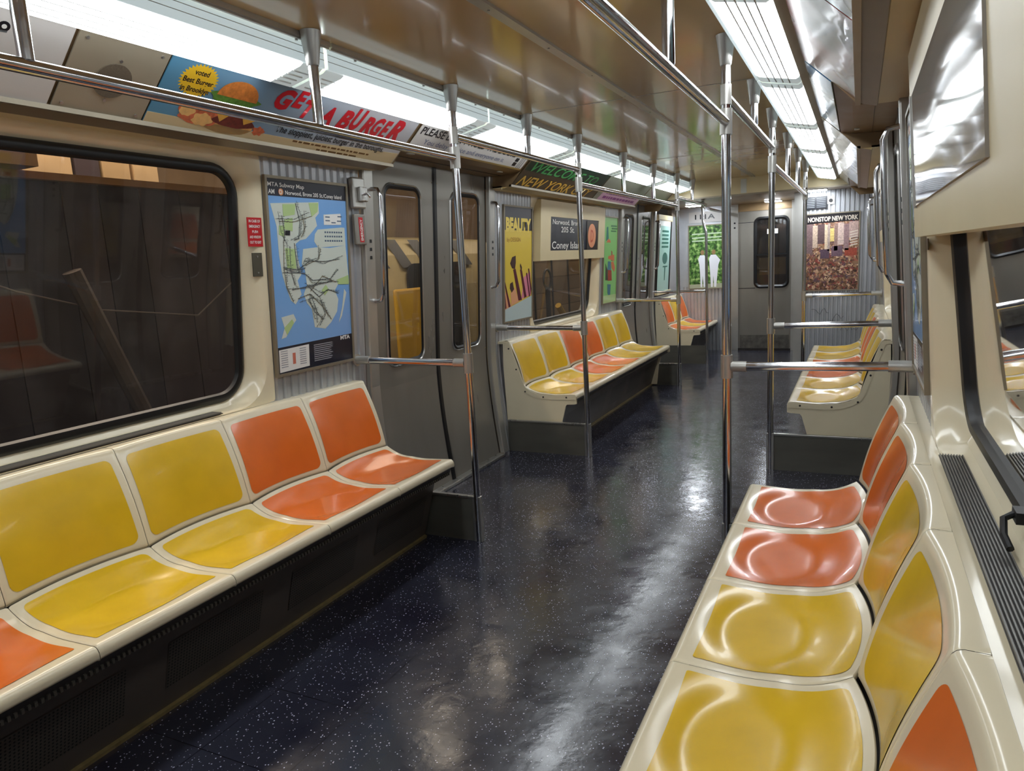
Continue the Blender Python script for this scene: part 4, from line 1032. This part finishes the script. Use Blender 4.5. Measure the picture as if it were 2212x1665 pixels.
m_ = MB(); fluted_x(m_,.455,1.26,YC,0,1.90); cabw = tag(m_.build('wall_cab', FLUTE), kind='structure')
tag(box('trim_14', .37,.455,YC-.012,YC+.05,0,1.895, STEELV), kind='structure')
tag(box('wall_cab_side', .37,.385,YC+.05,YE,0,1.895, STEELV), kind='structure')
tag(box('trim_15', .25,.37,YE-.03,YE+.03,0,1.895, STEELV), kind='structure')
tp = tag(box('trim_16', -.485,-.40,YE-.035,YE+.03,0,1.895, STEELV), kind='structure')
for z in (1.66,1.60): clean(MB().tube([(-.44,YE-.036,z),(-.44,YE-.042,z)],.012,12).build('lock_button', BLACK, tp))
tag(box('wall_far', -1.35,1.35,YE+.12,YE+.16,0,2.1, DARK), kind='structure')
# end door
dr = empty('door_5', (-.075,YE,0), kind='structure')
x0,x1 = -.40+.075,.25+.075
wx0,wx1,wz0,wz1 = -.19+.075,.235+.075-.03,.83,1.70
inner = rrect(wx0,wx1,wz0,wz1,.06,6); cxx,czz = (wx0+wx1)/2,(wz0+wz1)/2
m_ = MB(); m_.box(x0,wx0-.0,0,.02,.0,1.80); m_.box(wx1,x1,0,.02,0,1.80); m_.box(wx0,wx1,0,.02,0,wz0); m_.box(wx0,wx1,0,.02,wz1,1.80)
m_.build('door_leaf', STEELD, dr)
A = rrect(wx0-.02,wx1+.02,wz0-.02,wz1+.02,.08,6); B = rrect(wx0+.022,wx1-.022,wz0+.022,wz1-.022,.05,6); n_ = len(A)
mk('window_gasket', [(x,-.004,z) for x,z in A]+[(x,-.018,z) for x,z in [((a[0]+b[0])/2,(a[1]+b[1])/2) for a,b in zip(A,B)]]+[(x,.004,z) for x,z in B],
   [(k,(k+1)%n_,n_+(k+1)%n_,n_+k) for k in range(n_)]+[(n_+k,n_+(k+1)%n_,2*n_+(k+1)%n_,2*n_+k) for k in range(n_)], BLACK, dr)
mk('pane', [(x,.006,z) for x,z in B], [tuple(range(n_))], DGLASS, dr)
box('window_bar', wx0,wx1,-.006,.008,1.23,1.25, BLACK, dr)
fr = frame((0,-.001,0),(1,0,0),(0,0,1))
for (a,b) in ((.03,.07),(.12,.16)): 
    flat('door_sticker', [(a,1.50),(b,1.50),(b,1.56),(a,1.56)], (Vector((0,.002,0)),Vector((1,0,0)),Vector((0,0,1)),Vector((0,-1,0))), WHITE, dr)
flat('door_sticker', [(.05,1.46),(.14,1.46),(.14,1.60),(.05,1.60)], (Vector((0,.003,0)),Vector((1,0,0)),Vector((0,0,1)),Vector((0,-1,0))), INK, dr)
box('seam', x0,wx0,-.0015,.0,.812,.820, INK, dr); box('seam', x0,wx0,-.0015,.0,1.655,1.662, INK, dr)
box('kick_plate', x0+.02,x1-.02,-.004,0,.03,.20, mat('scuffed_kick',(104,100,94),.5,.5,noise=.4,nscale=14), dr)
tag(box('trim_17', -.40,.25,YE-.01,YE+.03,1.80,1.895, BROWN), kind='structure')
tag(box('trim_18', -.40,.25,YE-.06,YE-.005,0,.03, DARK), kind='structure')

# poster with trees on the left end wall
def flatposter(name, x0, x1, y, z0, z1, m, label, border=ADFRAME):
    root = empty(name, (x0,y,z0), label, 'poster'); fr = (Vector((0,0,0)),Vector((1,0,0)),Vector((0,0,1)),Vector((0,-1,0))); w,h = x1-x0,z1-z0
    clean(MB().prism([(0,0),(w,0),(w,h),(0,h)], fr, -.006,.0).build('sheet', m, root)); e = .012; b = MB()
    for poly in ([(-e,-e),(w+e,-e),(w+e,0),(-e,0)],[(-e,h),(w+e,h),(w+e,h+e),(-e,h+e)],[(-e,0),(0,0),(0,h),(-e,h)],[(w,0),(w+e,0),(w+e,h),(w,h)]): b.prism(poly, fr, -.006,.006)
    clean(b.build('frame', border, root)); return root,fr,w,h
def leafy():
    m = bpy.data.materials.new('poster_foliage_print'); m.use_nodes = True; nt = m.node_tree; N = nt.nodes; L = nt.links; b = N['Principled BSDF']
    tc = N.new('ShaderNodeTexCoord'); v = N.new('ShaderNodeTexNoise'); v.inputs['Scale'].default_value = 22; v.inputs['Detail'].default_value = 4; L.new(tc.outputs['Object'], v.inputs['Vector'])
    c = N.new('ShaderNodeValToRGB'); e = c.color_ramp.elements; e[0].color = (*lin((22,48,18)),1); e[0].position = .36; e[1].color = (*lin((176,204,130)),1); e[1].position = .66; k = e.new(.52); k.color = (*lin((84,130,56)),1)
    L.new(v.outputs['Fac'], c.inputs[0]); L.new(c.outputs[0], b.inputs['Base Color']); b.inputs['Roughness'].default_value = .35; return m
r,fr,w,h = flatposter('garden_poster',-1.03,-.56,YE-.034,.84,1.66,leafy(),'green garden poster of two people in white on the far left end wall')
flat('grass_strip', [(0,0),(w,0),(w,.06),(0,.05)], fr, mat('poster_pale_grass',(170,176,150),.4), r)
WH = mat('poster_white_clothes',(236,238,246),.4)
for pts in ([(.248,.47),(.30,.53),(.42,.53),(.484,.47),(.502,.23),(.469,.015),(.40,.017),(.37,.2),(.35,.015),(.31,.02),(.30,.231),(.282,.374)],[(.552,.47),(.60,.53),(.74,.53),(.861,.444),(.81,.372),(.776,.192),(.745,.012),(.69,.014),(.67,.2),(.65,.012),(.60,.014),(.575,.283)]):
    flat('white_figure', S(pts,w,h), fr, WH, r, base=.0006)
for cx in (.37,.68): flat('hair', [(cx*w+.025*math.cos(a*PI/8),.572*h+.032*math.sin(a*PI/8)) for a in range(16)], fr, mat('poster_hair',(150,120,80),.5), r, base=.0012)
for v in (.86,.80,.75): flat('print_block', [(.08*w,v*h),(.92*w,v*h),(.92*w,(v+.02)*h),(.08*w,(v+.02)*h)], fr, mat('poster_pale_print',(190,208,180),.4), r)
sg = empty('station_sign',(-1.03,YE-.034,1.70),'white strip reading 111A above the garden poster','sign')
fr = (Vector((0,0,0)),Vector((1,0,0)),Vector((0,0,1)),Vector((0,-1,0)))
clean(MB().prism([(0,0),(.47,0),(.47,.14),(0,.14)], fr, -.006,0).build('plate', PAPER, sg)); text('lettering','111A', fr, .08, .045, .062, INK, sg, width=.26, bold=.02)

# New York poster on the cab wall
def crowd():
    m = bpy.data.materials.new('poster_street_crowd'); m.use_nodes = True; nt = m.node_tree; N = nt.nodes; L = nt.links; b = N['Principled BSDF']
    tc = N.new('ShaderNodeTexCoord'); v = N.new('ShaderNodeTexVoronoi'); v.inputs['Scale'].default_value = 52
    dn = N.new('ShaderNodeTexNoise'); dn.inputs['Scale'].default_value = 30; dn.inputs['Detail'].default_value = 3; L.new(tc.outputs['Object'], dn.inputs['Vector'])
    va = N.new('ShaderNodeVectorMath'); va.operation = 'MULTIPLY_ADD'; va.inputs[1].default_value = (.06,.06,.06); L.new(dn.outputs['Color'], va.inputs[0]); L.new(tc.outputs['Object'], va.inputs[2]); L.new(va.outputs[0], v.inputs['Vector'])
    s = N.new('ShaderNodeSeparateColor'); L.new(v.outputs['Color'], s.inputs[0])
    c = N.new('ShaderNodeValToRGB'); e = c.color_ramp.elements; e[0].color = (*lin((60,34,28)),1); e[1].color = (*lin((226,196,160)),1)
    for p,cc in ((.25,(120,84,60)),(.45,(170,130,96)),(.6,(88,70,80)),(.8,(150,60,46))): k = e.new(p); k.color = (*lin(cc),1)
    L.new(s.outputs[0], c.inputs[0]); L.new(c.outputs[0], b.inputs['Base Color']); b.inputs['Roughness'].default_value = .35; return m
r,fr,w,h = flatposter('city_poster',.50,1.015,YC-.010,.83,1.645,crowd(),'brown crowded street poster headed NONSTOP NEW YORK on the cab wall')
flat('dark_band', [(0,.715),(w,.73),(w,h),(0,h)], fr, mat('poster_black',(24,20,24),.3), r)
text('lettering','NONSTOP NEW YORK', fr, .01, .740, .048, mat('poster_cream_letters',(206,196,180),.4), r, width=w-.02, bold=.03)
for (a,b,v0,v1,c) in ((.0,.06,.40,.715,(120,96,96)),(.06,.11,.46,.70,(196,172,150)),(.11,.18,.50,.71,(92,70,70)),(.18,.21,.44,.70,(214,190,160)),(.21,.235,.42,.715,(170,150,140)),(.235,.275,.52,.66,(226,196,120)),(.275,.31,.42,.71,(150,120,110)),(.31,.37,.48,.715,(206,180,168)),(.37,.42,.42,.70,(150,120,120)),(.42,.51,.55,.72,(190,160,150)),(.14,.23,.34,.44,(88,66,80)),(.25,.36,.36,.47,(110,84,96)),(.38,.5,.36,.44,(160,70,50))):
    flat('building_picture', [(a,v0),(b,v0),(b,v1),(a,v1)], fr, mat('bld_%d'%int(a*1000+v0*10),c,.5,noise=.3,nscale=60), r, base=.0003)
for k in range(6): flat('stripe', [(.43,.46+.028*k),(.505,.475+.028*k),(.505,.488+.028*k),(.43,.473+.028*k)], fr, mat('stripe_cream',(220,206,190),.4), r, base=.001)
# black notice above it and little dial
pl = empty('notice_board',(.475,YC-.004,1.705),'small black notice board above the New York poster','sign'); fr = (Vector((0,0,0)),Vector((1,0,0)),Vector((0,0,1)),Vector((0,-1,0)))
clean(MB().prism([(0,0),(.225,0),(.225,.13),(0,.13)], fr, -.004,.01).build('board', INK, pl))
q = MB()
for k in range(6): q.prism([(.015,.018+.018*k),(.10,.018+.018*k),(.10,.024+.018*k),(.015,.024+.018*k)], fr,.010,.011); q.prism([(.12,.018+.018*k),(.21,.018+.018*k),(.21,.022+.018*k),(.12,.022+.018*k)], fr,.010,.011)
clean(q.build('print', mat('grey_line',(120,125,128),.5), pl))
pl = empty('dial_plate',(.701,YC-.004,1.745),'small square plate with a round black dial beside the notice board','plate')
clean(MB().prism([(0,0),(.07,0),(.07,.085),(0,.085)], fr, -.004,.004).build('plate', STEELV, pl)); clean(MB().prism([(.033+.02*math.cos(k*PI/8),.04+.02*math.sin(k*PI/8)) for k in range(16)], fr, .004,.010).build('dial', BLACK, pl))
# scratched graffiti on the cab wall
gf = MB()
for (cx,cz,n_) in ((.56,.60,9),(.75,.52,7),(.86,.42,9)):
    pts = [Vector((cx+k*.022,YC-.002,cz+random.uniform(-.045,.045))) for k in range(n_)]; gf.tube(pts,.0022,5)
gfo = gf.build('graffiti', mat('graffiti_ink',(60,60,66),.5), cabw)

# ------------------------------------------------------------------ museum hall outside
OUT = mat('hall_floor_dark',(44,40,38),.6)
gr = tag(MB().box(-7,-1.6,-3,18,-.6,-.5).box(1.6,7,-3,18,-.6,-.5).build('ground', OUT), kind='structure')
tag(box('wall_hall_left', -4.6,-4.5,-3,18,-.5,3.2, mat('hall_wall_brown',(150,124,96),.7,noise=.2,nscale=2)), kind='structure')
tag(box('wall_hall_right', 2.9,3.0,-3,18,-.5,3.2, mat('hall_wall_dim',(70,58,48),.7,noise=.2,nscale=2)), kind='structure')
tag(box('ceiling_hall', -4.6,3.0,-3,18,3.2,3.3, mat('hall_ceiling',(40,36,34),.8)), kind='structure')
# hoarding outside the near left window
hr = empty('hoarding', (-2.6,2.3,-.5), 'dark hoarding boards outside the near left window', 'hoarding')
random.seed(3); y = -2.4
while y < 2.4:
    wdt = random.uniform(.16,.34); c = random.choice(((86,76,78),(72,66,70),(94,84,78),(62,57,62)))
    box('board', -.02-random.uniform(0,.02),.02,y,y+wdt-.006,0,2.34, mat('board_%d'%random.randint(0,3),c,.7,noise=.25,nscale=4,stretch=(1,1,.3)), hr); y += wdt
box('top_rail', .02,.07,-2.4,2.4,2.325,2.36, mat('pale_timber',(168,126,80),.6,noise=.15,nscale=6,stretch=(1,.2,1)), hr)
bt = empty('timber_battens', (-3.1,2.9,-.5), 'pale upright timber boards above the hoarding', 'boards')
for k,(a,b,c) in enumerate(((-.6,-.45,(196,164,120)),(-.43,-.15,(206,174,130)),(-.13,.02,(70,56,60)),(.04,.22,(196,164,126)),(.25,.42,(210,180,138)))): box('board', -.02,.02,a,b,0,3.4, mat('batten_%d'%(k%3),c,.6,noise=.1,nscale=5), bt)
bx_ = tag(box('crate', -2.66,-2.40,1.35,2.14,1.862,2.3, mat('crate_timber',(190,146,92),.6,noise=.15,nscale=5)), 'pale timber crate end seen at the top of the near left window','crate')
lg = tag(MB().tube([(-2.45,2.25,1.38),(-2.45,2.62,.35),(-2.45,2.75,-.5)],.045,10).build('leaning_beam', mat('grey_timber',(86,74,66),.7,noise=.2,nscale=6)), 'grey brown beam leaning against the hoarding','beam')
tag(auto(MB().tube([(-2.5,1.4,1.55),(-2.5,2.0,1.30),(-2.5,2.4,1.18),(-2.5,3.0,1.10),(-2.5,3.5,1.42)],.005,8).build('hanging_cable', mat('cable_grey',(130,118,110),.5)),60), 'thin pale cable slung across the hoarding','cable')
# sand coloured vehicle seen through near left doors
vh = empty('museum_vehicle', (-3.2,6.6,-.5), 'cream museum vehicle seen through the near left door windows', 'vehicle')
VB = mat('vehicle_cream',(190,172,128),.5,noise=.08,nscale=5); VD = mat('vehicle_dark',(40,36,34),.4)
bd = MB(); prof = [(-.9,0),(.0,0),(.06,.3),(.06,1.6),(0,1.95),(-.12,2.12),(-.9,2.2)]; n_ = len(prof)
bd.add([(x,y,z) for y in (-1.4,1.7) for x,z in prof], [(k,(k+1)%n_,n_+(k+1)%n_,n_+k) for k in range(n_)]+[tuple(range(n_)),tuple(range(2*n_-1,n_-1,-1))]); bevel(clean(bd.build('body', VB, vh)),.05,3)
for k in range(5): MBo = MB().add([(.03,-.9+.42*k,1.82),(.03,-.70+.42*k,1.82),(-.08,-.85+.42*k,2.11),(-.08,-1.05+.42*k,2.11)],[(0,1,2,3)]); o = MBo.build('roof_slat', VD, vh); o.location.x = .02
for (a,b) in ((-.45,.0),(.25,.75)): o = clean(MB().prism(rrect(a,b,.55,1.86,.14,6), frame((.06,0,0),(0,1,0),(0,0,1)), .0,.02).build('door_opening', VD, vh))
yb = empty('folding_sign', (-2.9,5.85,-.5), 'yellow board leaning outside the near left doors', 'board')
bevel(MB().box(-.02,.02,-.28,.22,.45,1.62).build('panel', mat('board_ochre',(206,160,52),.5,noise=.06), yb),.02); box('leg', -.02,.02,-.26,-.22,0,.46, VD, yb); box('leg', -.02,.02,.16,.2,0,.46, VD, yb)
# plank wall beyond the middle left window, with a switch stand
pw = empty('plank_wall', (-2.75,10.0,-.5), 'brown plank wall outside the middle left window', 'wall')
for k in range(12): box('plank', -.02,.02,-2.4,2.4,k*.2,k*.2+.192, mat('plank_%d'%(k%3),((150,126,96),(136,114,86),(160,136,104))[k%3],.6,noise=.18,nscale=6,stretch=(1,.2,1)), pw)
for k in range(8): box('upright', .02,.035,-2.2+k*.6,-2.17+k*.6,0,2.4, VD, pw)
ss = empty('switch_stand', (-2.3,7.85,-.5), 'dark round topped stand outside the middle left window', 'stand')
auto(MB().tube([(0,0,0),(0,0,1.5)],.03,10).build('post', VD, ss)); 
auto(MB().tube([(0,.11*math.cos(a*PI/10),1.6+.11*math.sin(a*PI/10)) for a in range(21)],.014,8,cap=False).build('ring', VD, ss),60)
tag(MB().tube([(-2.4,8.4,.75),(-2.4,8.9,.35),(-2.4,9.55,-.47)],.04,8).build('yellow_bar', mat('bar_yellow',(210,170,60),.5)), 'yellow slanting bar outside the middle left window','bar')
# next car end seen through the end door
nc = empty('next_car', (-.05,YE+.1,0), 'dim end of the next car behind the end door window', 'train car')
box('end_wall', -.34,.34,0,.01,.0,1.85, mat('next_car_brown',(84,62,50),.5,noise=.3,nscale=8), nc); box('panel', -.10,.26,-.012,0,.98,1.2, mat('next_car_tan',(150,120,70),.5), nc)

# added warm fill lights, brightening the hall things outside the windows
def area(name, loc, rot, sx, sy, e, col=(1,.86,.68)):
    l = bpy.data.lights.new(name,'AREA'); l.shape = 'RECTANGLE'; l.size = sx; l.size_y = sy; l.energy = e; l.color = col
    o = bpy.data.objects.new(name,l); o.location = loc; o.rotation_euler = rot; C.objects.link(o); tag(o,'added warm fill light outside the car','light'); return o
area('hall_fill',(-2.75,2.9,3.15),(0,0,0),.3,2.2,60)
area('hall_fill',(-2.0,.6,3.1),(0,0,0),.5,3,14)
area('hall_fill',(-2.3,6.2,3.1),(0,0,0),.6,3,26)
area('hall_fill',(-2.2,10,3.1),(0,0,0),.6,3,34)
area('hall_fill',(2.2,2,3.1),(0,0,0),.5,3,6)

wd = bpy.data.worlds.new('world'); bpy.context.scene.world = wd; wd.use_nodes = True
wd.node_tree.nodes['Background'].inputs[0].default_value = (.05,.045,.04,1); wd.node_tree.nodes['Background'].inputs[1].default_value = .3

# ------------------------------------------------------------------ camera
cam = bpy.data.cameras.new('camera'); co = bpy.data.objects.new('camera', cam); C.objects.link(co)
rgt = Vector((0.89923,0.434058,-0.054569)); up = Vector((-0.025059,0.175638,0.984136)); fwd = Vector((-0.436757,0.883598,-0.168817))
m4 = Matrix(((rgt.x,up.x,-fwd.x,1.02781),(rgt.y,up.y,-fwd.y,.01618),(rgt.z,up.z,-fwd.z,1.29845),(0,0,0,1)))
co.matrix_world = m4
cam.sensor_fit = 'HORIZONTAL'; cam.sensor_width = 36; cam.lens = 36*1529.805/2212; cam.clip_start = .01
sc_ = bpy.context.scene; sc_.camera = co
sc_.view_settings.view_transform = 'Standard'; sc_.view_settings.look = 'None'; sc_.view_settings.gamma = 1; sc_.view_settings.exposure = .55
try: sc_.view_settings.use_curve_mapping = False
except Exception: pass
